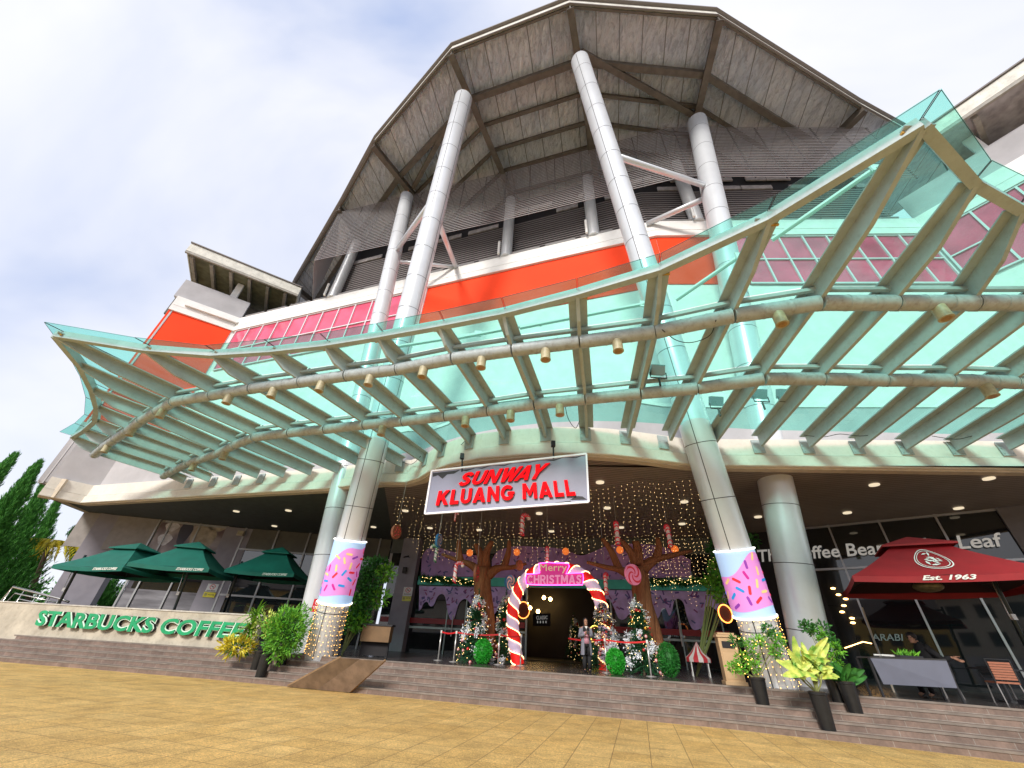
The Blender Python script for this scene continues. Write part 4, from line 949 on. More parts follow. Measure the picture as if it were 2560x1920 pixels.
# emblem: oval ring with a small picture of leaves
can_=[c for c in rpo.children if c.name.startswith('canopy')][0]
cE,sE=-2.15,4.0
def onface(u,t_,lift=.012):
    C=[(-1,-1),(1,-1),(1,1),(-1,1)]; a0,a1=C[1],C[2]; f_=1-.7*t_; z=3.52+1.33*.72*t_-.10*math.sin(math.pi*u)*(1-t_)*.6-.05*math.sin(math.pi*t_)
    p=PR((a0[0]+(a1[0]-a0[0])*u)*f_,(a0[1]+(a1[1]-a0[1])*u)*f_,z); return p+(V((EYE.x,EYE.y,p.z+1))-p).normalized()*.035
ring=[]
for rr,w in ((1.0,.06),(.86,.04)):
    mb=MB(); n=40
    for k in range(n):
        a0,a1=2*math.pi*k/n,2*math.pi*(k+1)/n
        q=[onface(.5+.145*r_*math.cos(a),.56+.31*r_*math.sin(a)) for r_,a in ((rr,a0),(rr,a1),(rr-w,a1),(rr-w,a0))]; mb.poly(q)
    mb.build('emblem_ring',M['letterw'],can_)
rnd=random.Random(5); mb=MB()
for k in range(16):
    a=rnd.uniform(0,6.28); r_=rnd.uniform(.1,.6); u,t_=.5+.145*r_*math.cos(a),.56+.31*r_*math.sin(a); b=rnd.uniform(0,6.28); l=rnd.uniform(.02,.04)
    q=[onface(u+l*math.cos(b),t_+l*2*math.sin(b)),onface(u-l*.3*math.sin(b),t_+l*.6*math.cos(b)),onface(u-l*math.cos(b),t_-l*2*math.sin(b)),onface(u+l*.3*math.sin(b),t_-l*.6*math.cos(b))]; mb.poly(q)
mb.build('emblem_print',M['letterw'],can_)
# heat lamp under the red parasol
hl=thing('patio_lamp','round dim brass lamp hanging under the dark red parasol','lamp',YY(*C4(1150,700),12.6)); c=hl.location.copy()
mb=MB(); mb.ball(c,.36,20,0,(1,1,.42)); mb.build('lamp_shade',mat('brass_shade',(.16,.13,.07),.5,metal=.3,var=.3,vs=10),hl,True)
mb=MB(); mb.tube([c+up*.1,c+up*.7],.09,10); mb.build('stem',mat('brass_stem',(.18,.13,.06),.5),hl)

# ================================================================= PLANTS
def leafmat(name,c,c2=None,rough=.5):
    m=mat(name,c,rough,col2=c2,vs=6,spec=.4); p=m.node_tree.nodes['Principled BSDF']; p.inputs['Subsurface Weight'].default_value=0; return m
LM={'bright':leafmat('bright_leaf',(.05,.26,.02),(.22,.52,.04)),'deep':leafmat('deep_leaf',(.015,.09,.012),(.05,.22,.03)),'yellow':leafmat('yellow_leaf',(.50,.44,.03),(.80,.66,.05)),
    'varieg':leafmat('variegated_leaf',(.13,.33,.04),(.78,.80,.18)),'strap':leafmat('strap_leaf',(.05,.24,.02),(.30,.50,.05)),'conifer':leafmat('conifer_needles',(.02,.13,.015),(.09,.32,.04),.7),
    'stem':mat('plant_stem',(.22,.24,.08),.7),'bark':mat('bark',(.12,.08,.05),.9,bump=.3)}
potm=mat('black_plastic_pot',(.012,.013,.015),.38,var=.2,vs=8); soil=mat('soil',(.05,.035,.02),1)
def pot(base,rimpx,hw,label,parentname='potted_plant',grp=None):
    t=thing(parentname,label,'plant',base,grp); zd=(base-EYE).dot(fw); r=min(.19,hw*zd/F_PX/1.12); d=ray(*rimpx); q=EYE+d*((base.y-EYE.y)/d.y); hgt=max(.4,min(.9,q.z-base.z))
    mb=MB(); b=base; mb.tube([b,b+up*hgt*.92,b+up*hgt*.93,b+up*hgt],[r*.78,r*.97,r*1.05,r*1.05],20); mb.build('pot',potm,t,'auto')
    mb=MB(); mb.tube([b+up*(hgt-.01),b+up*(hgt+.012)],r*.9,16); mb.build('soil',soil,t)
    return t,b+up*hgt,r
rnd=random.Random(11)
def rv(s=1): return V((rnd.gauss(0,s),rnd.gauss(0,s),rnd.gauss(0,s)))
def bush(t,c,rx,rz,n,ll,lw,mt,name='foliage',shell=.5,elong=1,droop=0):
    mb=MB()
    for k in range(n):
        d=rv().normalized(); q=rnd.uniform(shell,1)**.6*(1+.12*math.sin(d.x*7+d.z*5)+.1*math.sin(d.y*9)); p=c+V((d.x*rx,d.y*rx,d.z*rz))*q
        dd=(d+rv(.5)+up*(.2-droop)).normalized(); mb.leaf(p,dd,rv(),ll*rnd.uniform(.7,1.3),lw*rnd.uniform(.7,1.3))
    return mb.build(name,mt,t)
def stems(t,base,tops,r=.012):
    mb=MB()
    for q in tops:
        m_=base.lerp(q,.5)+V((rnd.uniform(-.05,.05),rnd.uniform(-.05,.05),0)); mb.tube([base,m_,q],[r,r*.8,r*.5],5)
    return mb.build('stem',LM['stem'],t)
def at(px,base): d=ray(*px); return EYE+d*((base.y-EYE.y)/d.y)
# left group
b=onsteps(582,1677); t,top,r=pot(b,(594,1625),24,'low yellow croton in a black pot, front left of the steps',grp='potted plants on the left steps')
bush(t,at(C1(1525,1325),b),.55,.25,420,.20,.06,LM['yellow'],shell=.3); bush(t,at(C1(1530,1345),b),.4,.15,80,.18,.06,LM['deep'],shell=.2)
b=onsteps(669,1664); t,top,r=pot(b,(676,1613),20,'tall strap leaved dracaena with arching leaves in a black pot',grp='potted plants on the left steps')
c=at(C1(1635,1150),b); stems(t,top,[c],.03); mb=MB()
for k in range(110):
    a=rnd.uniform(0,6.28); e_=rnd.uniform(-.6,1.2); d=V((math.cos(a)*math.cos(e_),math.sin(a)*math.cos(e_),math.sin(e_))); p=c+up*rnd.uniform(-.55,.3); l=rnd.uniform(.55,1.0); w=.06; s=d.cross(up).normalized(); q0=p
    pr=[p]
    for j in range(1,5): pr.append(p+d*l*j/4-up*(.35*l*(j/4)**2))
    for j in range(4): w0,w1=w*(1-(j/4)**2)+.004,w*(1-((j+1)/4)**2)+.004; mb.poly([pr[j]-s*w0/2,pr[j]+s*w0/2,pr[j+1]+s*w1/2,pr[j+1]-s*w1/2])
mb.build('foliage',LM['strap'],t); bush(t,at(C1(1690,1180),b),.3,.45,160,.13,.06,LM['varieg'],'flower_spray',shell=.2)
b=onsteps(704,1689); t,top,r=pot(b,(715,1638),21,'round bright green bush in a black pot beside the wooden ramp',grp='potted plants on the left steps')
c=at(C1(1840,1235),b); bush(t,c,.68,.80,2300,.13,.05,LM['bright'],shell=.35); bush(t,c,.5,.6,500,.12,.05,LM['deep'],'inner_foliage',shell=.2); bush(t,at(C1(1750,1180),b),.25,.35,160,.12,.05,LM['varieg'],'new_growth'); stems(t,top,[c+rv(.15) for _ in range(5)],.015)
# right group
b=onsteps(1925,1774); t,top,r=pot(b,(1911,1695),27,'airy small leaved shrub in a black pot wound with warm lights',grp='potted plants on the right steps')
tp_=[at(C4(x,y),b)+V((0,rnd.uniform(-.15,.15),0)) for x,y in ((90,1000),(150,1020),(130,1090),(200,1090),(260,940),(300,970),(320,1010),(230,1000),(290,1060),(110,1150),(70,1150),(180,1140))]
stems(t,top-up*.03,tp_,.012)
for p in tp_: bush(t,p,.16,.14,120,.085,.04,LM['bright'] if rnd.random()<.7 else LM['deep'],shell=.1)
mb=MB()
for k in range(45): p=rnd.choice(tp_)+rv(.12)+V((0,-.1,0)); mb.octa(p,.012)
warm=mat('warm_fairy_bulb',(1,.7,.25),.4,emit=(1,.50,.10),es=5); mb.build('fairy_light',warm,t)['kind']='stuff'
b=onsteps(2047,1812); t,top,r=pot(b,(2030,1729),32,'large yellow green variegated plant with broad leaves in a black pot',grp='potted plants on the right steps')
mb=MB(); sb=MB()
def broad(mb,p,d,l,w,curl=.3,nr=None):
    d=d.normalized(); s=d.cross(up if abs(d.z)<.95 else V((1,0,0))).normalized()
    if nr: s=d.cross(nr).normalized()
    n_=s.cross(d); pts=[]
    for j in range(7):
        t_=j/6; w_=w*math.sin(math.pi*min(1,(t_*.92+.05)))**.55*(1-.25*t_); c_=p+d*l*t_-up*(curl*l*t_*t_); pts.append((c_-s*w_/2+n_*w_*.12,c_-n_*w_*.08,c_+s*w_/2+n_*w_*.12))
    for j in range(6):
        a,b_=pts[j],pts[j+1]; mb.poly([a[0],a[1],b_[1],b_[0]]); mb.poly([a[1],a[2],b_[2],b_[1]])
heads=[at(C4(x,y),b) for x,y in ((440,1180),(540,1180),(490,1130))]
for bx,tipx in (((445,1160),(395,960)),((470,1130),(470,1000)),((500,1120),(580,975)),((520,1130),(610,1010)),((450,1170),(345,1040)),((460,1170),(350,1130)),((520,1150),(660,1210)),((480,1160),(430,1080)),((500,1150),(530,1020)),((440,1180),(330,1200)),((540,1150),(600,1090)),((470,1150),(400,1100)),((510,1170),(560,1130)),((430,1190),(300,1110))):
    p,q=at(C4(*bx),b),at(C4(*tipx),b); p+=V((0,rnd.uniform(-.2,.1),0)); q+=V((0,rnd.uniform(-.3,.15),0)); d=q-p; broad(mb,p,d+up*.1,d.length*1.05,.19,.12,V((rnd.uniform(-.4,.4),-1,.35)))
for k in range(44):
    p=rnd.choice(heads)+rv(.08); a=rnd.uniform(0,6.28); broad(mb,p,V((math.cos(a),math.sin(a)*.6-.2,rnd.uniform(.1,1.3))),rnd.uniform(.3,.5),.14,.3,V((0,-1,.5)))
mb.build('foliage',LM['varieg'],t); stems(t,top-up*.03,[q+rv(.05) for q in heads for _ in range(3)],.022)
b=onsteps(2105,1758); t,top,r=pot(b,(2085,1680),26,'tall fine leaved green shrub in a black pot behind the variegated one',grp='potted plants on the right steps')
tp_=[at(C4(x,y),b)+V((0,rnd.uniform(-.15,.15),0)) for x,y in ((500,930),(540,960),(480,920),(580,930),(600,1000),(620,1050),(640,1100),(630,1000),(600,1100),(650,1140))]
stems(t,top,tp_,.012)
for p in tp_: bush(t,p,.17,.16,120,.09,.04,LM['deep'] if rnd.random()<.5 else LM['bright'],shell=.1)
b=onsteps(2160,1790); t,top,r=pot(b,(2145,1706),34,'dark green broad leaved plant in the rightmost black pot',grp='potted plants on the right steps')
mb=MB()
for k in range(22): a=rnd.uniform(0,6.28); broad(mb,top+rv(.05),V((math.cos(a)*.7,math.sin(a)*.7,rnd.uniform(.5,1.5))),rnd.uniform(.35,.6),.20,.25,V((0,-1,.4)))
mb.build('foliage',LM['deep'],t)
# shaded trees behind the columns
def leafy(label,foot,blobs,n=260):
    t=thing('potted_tree',label,'tree',foot,'dark potted trees under the porch'); tops=[at(q,foot) for q in blobs]
    stems(t,foot,tops,.03); 
    for q in tops: bush(t,q+V((0,rnd.uniform(-.3,.3),0)),.42,.36,n,.17,.08,LM['bright' if rnd.random()<.4 else 'deep'],shell=.15)
leafy('dark leafy tree behind the left sprinkle-wrapped column',Z(*C2(230,1480),.8)+V((0,-1.5,0)),[C2(x,y) for x,y in ((330,880),(400,870),(450,920),(300,940),(350,1000),(260,1040),(330,1080),(400,1090),(250,1130),(300,1170),(240,1230),(280,1260),(210,1270))])
leafy('dark leafy tree half hidden behind the right sprinkle-wrapped column',V((7.6,18,.8)),[C3(x,y) for x,y in ((1340,760),(1350,900),(1390,950),(1330,1000),(1400,1080),(1420,1000),(1600,690),(1380,820))],200)

# conifers and palm at far left
def conifer(label,tip,foot,w,n,group='conifers beyond the terrace'):
    P_=V(foot); d=ray(*tip); tp=EYE+d*(P_.y/d.y); t=thing('conifer_tree',label,'tree',P_,group); H=tp.z-P_.z; off=V((tp.x-P_.x,0,0))
    mb=MB(); mb.tube([P_,P_+up*H*.8+off*.8],[.22,.05],7); mb.build('trunk',LM['bark'],t)
    mb=MB(); k=0
    nb_=int(n/18)
    for _ in range(nb_):
        z=rnd.random()**1.15*.98; a=rnd.uniform(0,6.28); R=w*.66*(1-z)**1.15*rnd.uniform(.4,1.2)+.05
        base=P_+up*H*z*.97+off*z; end=base+V((math.cos(a)*R,math.sin(a)*R,R*1.0+.9))
        for j in range(26):
            q=rnd.uniform(.25,1.05); p=base.lerp(end,q)+rv(.025+.13*max(0,1.05-q)); dd=(end-base).normalized()+up*.5+rv(.22); mb.leaf(p,dd,rv(),rnd.uniform(.18,.40),rnd.uniform(.03,.065))
    # pointed leader
    for j in range(120): q=rnd.random(); p=P_+up*H*(.86+.14*q)+off*(.86+.14*q)+rv(.14*(1-q)+.02); mb.leaf(p,up+rv(.3),rv(),.4,.08)
    mb.build('crown',LM['conifer'],t)
conifer('dense conifer with a tall pointed tip at the far left edge',(24,1156),(-33,24.5,0),2.5,17000)
conifer('tallest pointed conifer left of the white wing',(86,1170),(-33,27.5,0),2.6,17000)
conifer('conifer whose tip touches the white wing fascia',(118,1196),(-35,31.5,0),2.5,14000)
conifer('slim conifer with a leaning tip under the white wing',(138,1258),(-38,36,0),2.2,10000)
conifer('small conifer behind the leftmost green parasol',(172,1334),(-33.5,38,0),2.2,9000)
conifer('lowest conifer peeping over the leftmost green parasol',(205,1375),(-32,40,0),2.0,7000)
conifer('cropped conifer at the lower left edge by the handrail',(-60,1180),(-32.5,21.5,0),2.8,9000)
pt_=thing('palm_tree','yellow green palm showing between the conifers','tree',(-34.5,34,0),None)
c=YY(122,1366,34); mb=MB(); mb.tube([V((-34.5,34,0)),c],[.2,.14],8); mb.build('trunk',LM['bark'],pt_)
mb=MB()
for k in range(16):
    a=k*.42+.2; d=V((math.cos(a),math.sin(a)*.6,.9)); prev=c
    for j in range(1,9):
        q=c+V((d.x*j*.38,d.y*j*.38,d.z*j*.32-.045*j*j))
        for s in (-1,1):
            for e_ in (0,.5): mb.leaf(prev.lerp(q,e_),(q-prev).normalized()+V((-d.y,d.x,0))*s*1.1-up*.3,up,.7,.09)
        prev=q
mb.build('frond',LM['yellow'],pt_)
# low hedge mass beyond
mb=MB()
for k in range(5200):
    x=rnd.uniform(-70,-29); y=rnd.uniform(38,48); z=rnd.uniform(0,3.2+1.2*math.sin(x*.7)); mb.leaf(V((x,y,z)),rv()+up*.6,rv(),rnd.uniform(.4,.8),rnd.uniform(.15,.3))
o=mb.build('hedge_mass',LM['conifer']); tag(o,'distant dark green hedge foliage beyond the terrace','hedge',kind='stuff')

# ================================================================= RAMP, BIN
rampm=mat('rusty_ramp_plate',(.17,.115,.075),.55,var=.3,vs=2.5,dirt=.4,dirtcol=(.06,.04,.03))
q=[Z(717,1717,.02),Z(874,1731,.02),Z(961,1653,.86),Z(849,1645,.86)]
ra=thing('wheelchair_ramp','worn brown plywood ramp leaning up the steps left of centre','ramp',q[0])
mb=MB(); nrm=(q[1]-q[0]).cross(q[3]-q[0]).normalized(); m0=q[0].lerp(q[1],.5); m1=q[3].lerp(q[2],.45)
mb.prism([q[0],m0,m1,q[3]],-nrm*.035); mb.build('board',rampm,ra)
mb=MB(); mb.prism([m0+nrm*.012,q[1],q[2],m1+nrm*.012],-nrm*.035); mb.build('board',mat('worn_ramp_board',(.22,.155,.11),.6,var=.25,vs=3,dirt=.5,dirtcol=(.08,.05,.035)),ra)
mb=MB(); mb.beam(q[1]-nrm*.05,q[2]-nrm*.05,.05,.05); mb.beam(q[0]-nrm*.05,q[3]-nrm*.05,.05,.05); mb.build('edge_batten',mat('wood_edge',(.25,.15,.07),.7,var=.3),ra)
bp=Z(1838,1712,.8); 
bn=thing('litter_bin','tan box-shaped litter bin with a dark slot beside the right sprinkle-wrapped column','bin',bp)
tanm=mat('tan_bin',(.50,.33,.18),.5,var=.08); H_=at((1822,1583),bp).z-.8
rz=Matrix.Rotation(math.radians(-14),3,'Z')
mb=MB(); mb.box(bp+up*H_*.45,(.50,.42,H_*.9),rz); mb.box(bp+up*.04,(.58,.5,.08),rz); mb.build('body',tanm,bn)
mb=MB(); mb.box(bp+up*(H_*.93),(.56,.48,.06),rz); mb.box(bp+up*(H_*.98),(.46,.4,.05),rz); mb.build('lid',tanm,bn)
mb=MB(); mb.box(bp+up*(H_*.76)+rz@V((0,-.212,0)),(.34,.02,.17),rz); mb.build('slot',M['dark'],bn)
mb=MB(); mb.box(bp+up*(H_*.36)+rz@V((0,-.213,0)),(.40,.012,H_*.5),rz); mb.build('door_panel',mat('tan_bin_panel',(.54,.36,.20),.5,var=.05),bn)

# ================================================================= CHRISTMAS DISPLAY
def skinmesh(joints,edges,rad,root,sub=1):
    me=bpy.data.meshes.new('sk'); names=list(joints); ix={n:i for i,n in enumerate(names)}
    me.from_pydata([tuple(joints[n]) for n in names],[(ix[a],ix[b]) for a,b in edges],[]); o=bpy.data.objects.new('sk',me); sc.collection.objects.link(o)
    o.modifiers.new('s','SKIN'); m2=o.modifiers.new('u','SUBSURF'); m2.levels=sub; m2.render_levels=sub
    for n in names:
        r=rad[n]; r=r if hasattr(r,'__len__') else (r,r); me.skin_vertices[0].data[ix[n]].radius=r
    me.skin_vertices[0].data[ix[root]].use_root=True
    dg=bpy.context.evaluated_depsgraph_get(); dg.update(); q=bpy.data.meshes.new_from_object(o.evaluated_get(dg)); bpy.data.objects.remove(o)
    mb=MB(); mb.add([v.co.copy() for v in q.vertices],[list(p.vertices) for p in q.polygons]); bpy.data.meshes.remove(q); return mb
fir=leafmat('fir_needles',(.008,.06,.025),(.03,.15,.05),.7); snowm=mat('cotton_snow',(.82,.85,.90),.9,var=.05); goldm=mat('gold_bauble',(.75,.42,.05),.22,metal=.7); redb=mat('red_bauble',(.55,.01,.012),.2,spec=.8); whb=mat('candy_bauble',(.80,.62,.60),.35); redst=mat('candy_red',(.65,.02,.03),.4); fairy=mat('tree_fairy_bulb',(1,.75,.35),.4,emit=(1,.68,.25),es=4)
def xmastree(label,base,apexpx,hw,seed):
    r=random.Random(seed); t=thing('christmas_tree',label,'christmas tree',base,'snowy christmas trees at the entrance'); ap=at(apexpx,base); H=ap.z-base.z; R=hw*((base-EYE).dot(fw))/F_PX/1.1
    mb=MB(); mb.tube([base,base+up*H*.9],[.05,.02],6); mb.build('trunk',LM['bark'],t)
    mb=MB(); spots=[]
    for k in range(330):
        z=(k/330)**.85; z=z*.97; a=k*2.4; rr=R*(1-z)**.85*(1+.1*math.sin(k))+.03; d=V((math.cos(a),math.sin(a),-.25 if z<.6 else .1)); p=base+up*(.12+H*.86*z); e_=p+d*rr
        spots.append((e_,z,d))
        for j in range(17): q=j/16; c=p.lerp(e_,q); mb.leaf(c,(d+V((r.gauss(0,.6),r.gauss(0,.6),r.gauss(0,.4)))),V((r.gauss(0,1),r.gauss(0,1),1)),r.uniform(.09,.17),.022)
    for j in range(30): mb.leaf(base+up*(H*(.85+.15*j/30)),V((r.gauss(0,.4),r.gauss(0,.4),1)),V((1,0,0)),.14,.02)
    mb.build('branches',fir,t)
    vis=[s for s in spots if s[2].y<.35]
    mb=MB()
    for k in range(17):
        e_,z,d=r.choice(vis); c=e_+d*.02
        sx_=r.uniform(.04,.085); sz_=r.uniform(.06,.13)
        for j in range(75): mb.leaf(c+V((r.gauss(0,sx_),r.gauss(0,.03),r.gauss(0,sz_))),V((r.gauss(0,1),r.gauss(-.6,.6),r.gauss(-.5,1))),V((r.gauss(0,1),r.gauss(-1,1),r.gauss(0,1))),r.uniform(.04,.10),r.uniform(.03,.06))
    o=mb.build('cotton_snow',snowm,t); o['kind']='stuff'
    for k in range(26):
        e_,z,d=r.choice(vis); q=r.random(); c=e_+d*.04-up*.04; mb=MB(); s=r.uniform(.045,.065); mb.ball(c,s,10)
        if q<.35: o=mb.build('bauble',redb,t,True)
        elif q<.55: o=mb.build('bauble',goldm,t,True)
        else:
            o=mb.build('bauble',whb,t,True)
            m2=MB()
            for g_ in range(5): a=g_*1.256; m2.tube([c+V((math.cos(a)*s*math.sin(w),math.sin(a)*s*math.sin(w),math.cos(w)*s)) for w in (.2,.8,1.4,2.,2.6,2.95)],s*.16,4)
            m2.build('stripe',redst,o)
    mb=MB()
    for k in range(85): e_,z,d=r.choice(vis); mb.octa(e_+d*.03+V((r.gauss(0,.05),0,r.gauss(0,.05))),.011)
    mb.build('fairy_light',fairy,t)['kind']='stuff'
    return t
T1b=Z(*C2(1060,1548),.8); T2b=Z(*C2(1265,1553),.8); T3b=Z(*C3(600,1608),.8); T4b=Z(*C3(862,1633),.8)
To=[T1b.copy(),T2b.copy(),T3b.copy(),T4b.copy()]
T1b,T2b,T3b,T4b=[q+V((q.x/q.y*.85,.85,0)) for q in To]
xmastree('snowy christmas tree farthest left, beside the leftmost belt posts',T1b,C2(1072,1032),48,1)
xmastree('snowy christmas tree at the left foot of the candy arch',T2b,C2(1272,1036),41,2)
xmastree('snowy christmas tree just right of the standing person',T3b,C3(605,1078),46,3)
xmastree('snowy christmas tree farthest right, beside the dark round topiary',T4b,C3(822,1078),50,4)
def topiary(label,c_px,base,hw,hh,mt):
    c=at(c_px,base); k=((base-EYE).dot(fw))/F_PX; t=thing('topiary_ball',label,'topiary',V((c.x,base.y,.8)),'clipped green balls at the entrance'); c=V((c.x,base.y,.8+hh*k)); mb=MB(); r_=random.Random(hw)
    for i in range(1500): d=V((r_.gauss(0,1),r_.gauss(0,1),r_.gauss(0,1))).normalized(); mb.leaf(c+V((d.x*hw*k,d.y*hw*k,d.z*hh*k))*r_.uniform(.86,1),d+V((r_.gauss(0,.6),r_.gauss(0,.6),r_.gauss(0,.6))),V((r_.gauss(0,1),1,0)),.07,.035)
    mb.ball(c,1,12,0,(hw*k*.85,hw*k*.85,hh*k*.85)); mb.build('foliage',mt,t)
ti=[o for o in bpy.data.objects if o.name.startswith('christmas_tree')][0]
dup(ti,WE.pt(od1-1.6,.82,-3.4),.8,'dim christmas tree inside the lobby behind the mall doorway')
tg=leafmat('plastic_topiary_green',(.01,.22,.012),(.03,.42,.03),.5); tgd=leafmat('dark_topiary_green',(.008,.09,.012),(.02,.2,.02),.6)
topiary('bright green topiary ball between the two left christmas trees',C2(1125,1490),To[1]+V((-.3,-.5,0)),22,26,tg)
topiary('bright green topiary ball capped with snow between the right christmas trees',C3(660,1545),To[3]+V((-.8,-.1,0)),22,27,tg)
topiary('large dark green topiary dome right of all the christmas trees',C3(1030,1550),To[3]+V((.9,.2,0)),25,36,tgd)
# brown bark trees (artificial)
barkx=mat('twisted_brown_bark',(.20,.065,.025),.8,col2=(.34,.13,.05),vs=5,stretch=(6,6,.8),bump=.8,bs=7)
def browntree(label,trunk,branches,Yt):
    f=YY(*trunk[0],Yt); f.z=.8; t=thing('artificial_tree',label,'tree',f,'brown artificial trees at the entrance')
    def limb(path,r0,r1,name):
        pts=[YY(x,y,Yt) for x,y in smoothpts(path,3)]; n=len(pts); mb=MB()
        for s in range(5):
            a0=s*1.256; P_=[]
            for i,p in enumerate(pts): rr=(r0+(r1-r0)*i/(n-1)); a=a0+i*.28; P_.append(p+V((math.cos(a)*rr*.55,math.sin(a)*rr*.55,math.sin(a)*rr*.1)))
            mb.tube(P_,[(r0+(r1-r0)*i/(n-1))*.62 for i in range(n)],7)
        mb.build(name,barkx,t,True)
    limb(trunk,.42,.30,'trunk')
    for pth,r0,r1 in branches: limb(pth,r0,r1,'limb')
browntree('twisted brown artificial tree left of the candy arch',[C2(1150,1460),C2(1140,1250),C2(1125,1050),C2(1130,880)],[([C2(1120,920),C2(1040,860),C2(950,830),C2(845,790)],.24,.07),([C2(970,840),C2(960,760),C2(958,690)],.16,.07),([C2(1125,880),C2(1110,790),C2(1075,720)],.22,.10),([C2(1140,880),C2(1150,780),C2(1190,700)],.22,.09),([C2(1150,940),C2(1230,885),C2(1330,880),C2(1420,855)],.26,.08),([C2(1270,885),C2(1300,790),C2(1308,695)],.17,.07)],19.0)
browntree('twisted brown artificial tree behind the two right christmas trees',[C3(940,1500),C3(890,1300),C3(845,1100),C3(820,880)],[([C3(800,960),C3(700,900),C3(600,880),C3(470,845)],.25,.09),([C3(690,905),C3(630,770),C3(570,680)],.17,.08),([C3(810,860),C3(770,780),C3(695,690)],.24,.10),([C3(820,860),C3(815,770),C3(800,700)],.2,.14),([C3(840,900),C3(920,830),C3(1040,800),C3(1180,765)],.26,.09),([C3(945,820),C3(960,740),C3(950,675)],.18,.08)],17.6)
# candy-striped arch
AP=Plane((.3,18.75),(4.9,17.4))
cl=[(1296,1664),(1287,1615),(1283,1575),(1281,1535),(1288,1495),(1306,1458),(1335,1432),(1372,1421),(1410,1421),(1448,1433),(1477,1458),(1497,1494),(1507,1535),(1511,1580),(1512,1628),(1514,1676)]
pts=[AP.hit(x,y) for x,y in smoothpts(cl,6)]; pts[0].z=max(.8,pts[0].z)
ar=thing('candy_arch','glowing red and white striped candy arch framing the mall door','arch',pts[0])
n=28; RAD=.24; redc=mat('lit_red_stripe',(.72,.012,.012),.35,emit=(.9,.02,.015),es=.22); whc=mat('lit_lilac_stripe',(.70,.60,.78),.4,emit=(.85,.6,.85),es=.18); tubev=mat('warm_led_edge',(1,.8,.5),.4,emit=(1,.62,.25),es=3)
P=[];pa=None;acc=0;L_=[0]
for i in range(1,len(pts)): acc+=(pts[i]-pts[i-1]).length; L_.append(acc)
K=150; ring=[]
def along(s):
    for i in range(1,len(pts)):
        if L_[i]>=s: t_=(s-L_[i-1])/max(1e-6,L_[i]-L_[i-1]); return pts[i-1].lerp(pts[i],t_),(pts[i]-pts[i-1]).normalized()
    return pts[-1],(pts[-1]-pts[-2]).normalized()
def rp(s,a):
    c,t_=along(s); x=AP.n; y=t_.cross(x).normalized(); return c+(x*math.cos(a)+y*math.sin(a))*RAD
PER=.82
mR=MB();mW=MB()
for i in range(K):
    s0,s1=acc*i/K,acc*(i+1)/K
    for j in range(n):
        a0,a1=2*math.pi*j/n,2*math.pi*(j+1)/n; sh=PER*(j/n)
        f_=(( (s0+s1)/2+ sh)/PER)%1
        (mR if f_<.5 else mW).poly([rp(s0,a0),rp(s0,a1),rp(s1,a1),rp(s1,a0)])
mR.build('red_stripe',redc,ar,True); mW.build('white_stripe',whc,ar,True)
k=0
while k*PER/2<acc+PER:
    base_s=k*PER/2; P_=[]
    for j in range(-9,10):
        a=2*math.pi*j/28; s=base_s-PER*(j/28); 
        if 0<s<acc: c,t_=along(s); q=rp(s,a); P_.append(q+(q-c)*.06)
    if len(P_)>3: mb=MB(); mb.tube(P_,.016,5); mb.build('led_edge',tubev,ar)
    k+=1
# merry christmas board
CU=lambda x,y:(1230+x*.1989,1360+y*.1989)
mc=thing('christmas_sign','glowing pink and cream season greeting board on top of the candy arch','sign',AP.hit(1388,1445,.3)); hh_=lambda x,y,o: AP.hit(*CU(x,y),o)
mb=MB(); bd=[(428,380),(560,372),(600,362),(586,245),(700,232),(960,245),(972,280),(930,372),(1140,360),(1150,430),(1140,512),(700,515),(432,508),(420,440)]
mb.prism([hh_(x,y,.32) for x,y in bd],-AP.n*.06); mb.build('board',mat('deep_pink_board',(.45,.02,.18),.4,emit=(.9,.05,.35),es=.25),mc)
mb=MB(); mb.tube([hh_(x,y,.34) for x,y in bd+[bd[0]]],.014,5); mb.build('neon_edge',mat('neon_pink',(1,.1,.6),.4,emit=(1,.07,.5),es=5),mc)
text('Merry',hh_(602,368,.33),hh_(940,368,.33),hh_(602,250,.33),'lettering',mat('cream_letter',(.80,.70,.42),.4,emit=(.9,.8,.5),es=.15),mc,.03,0,0,tr=hh_(940,250,.33),split=True)
pkl=mat('pink_letter',(.85,.30,.52),.4,emit=(.9,.3,.55),es=.3); pks=mat('dark_pink_side',(.25,.01,.10),.5)
blocktext('CHRISTMAS',hh_(444,502,.33),hh_(1126,504,.33),hh_(444,392,.33),hh_(1126,388,.33),pkl,pks,mc,.05,.10)
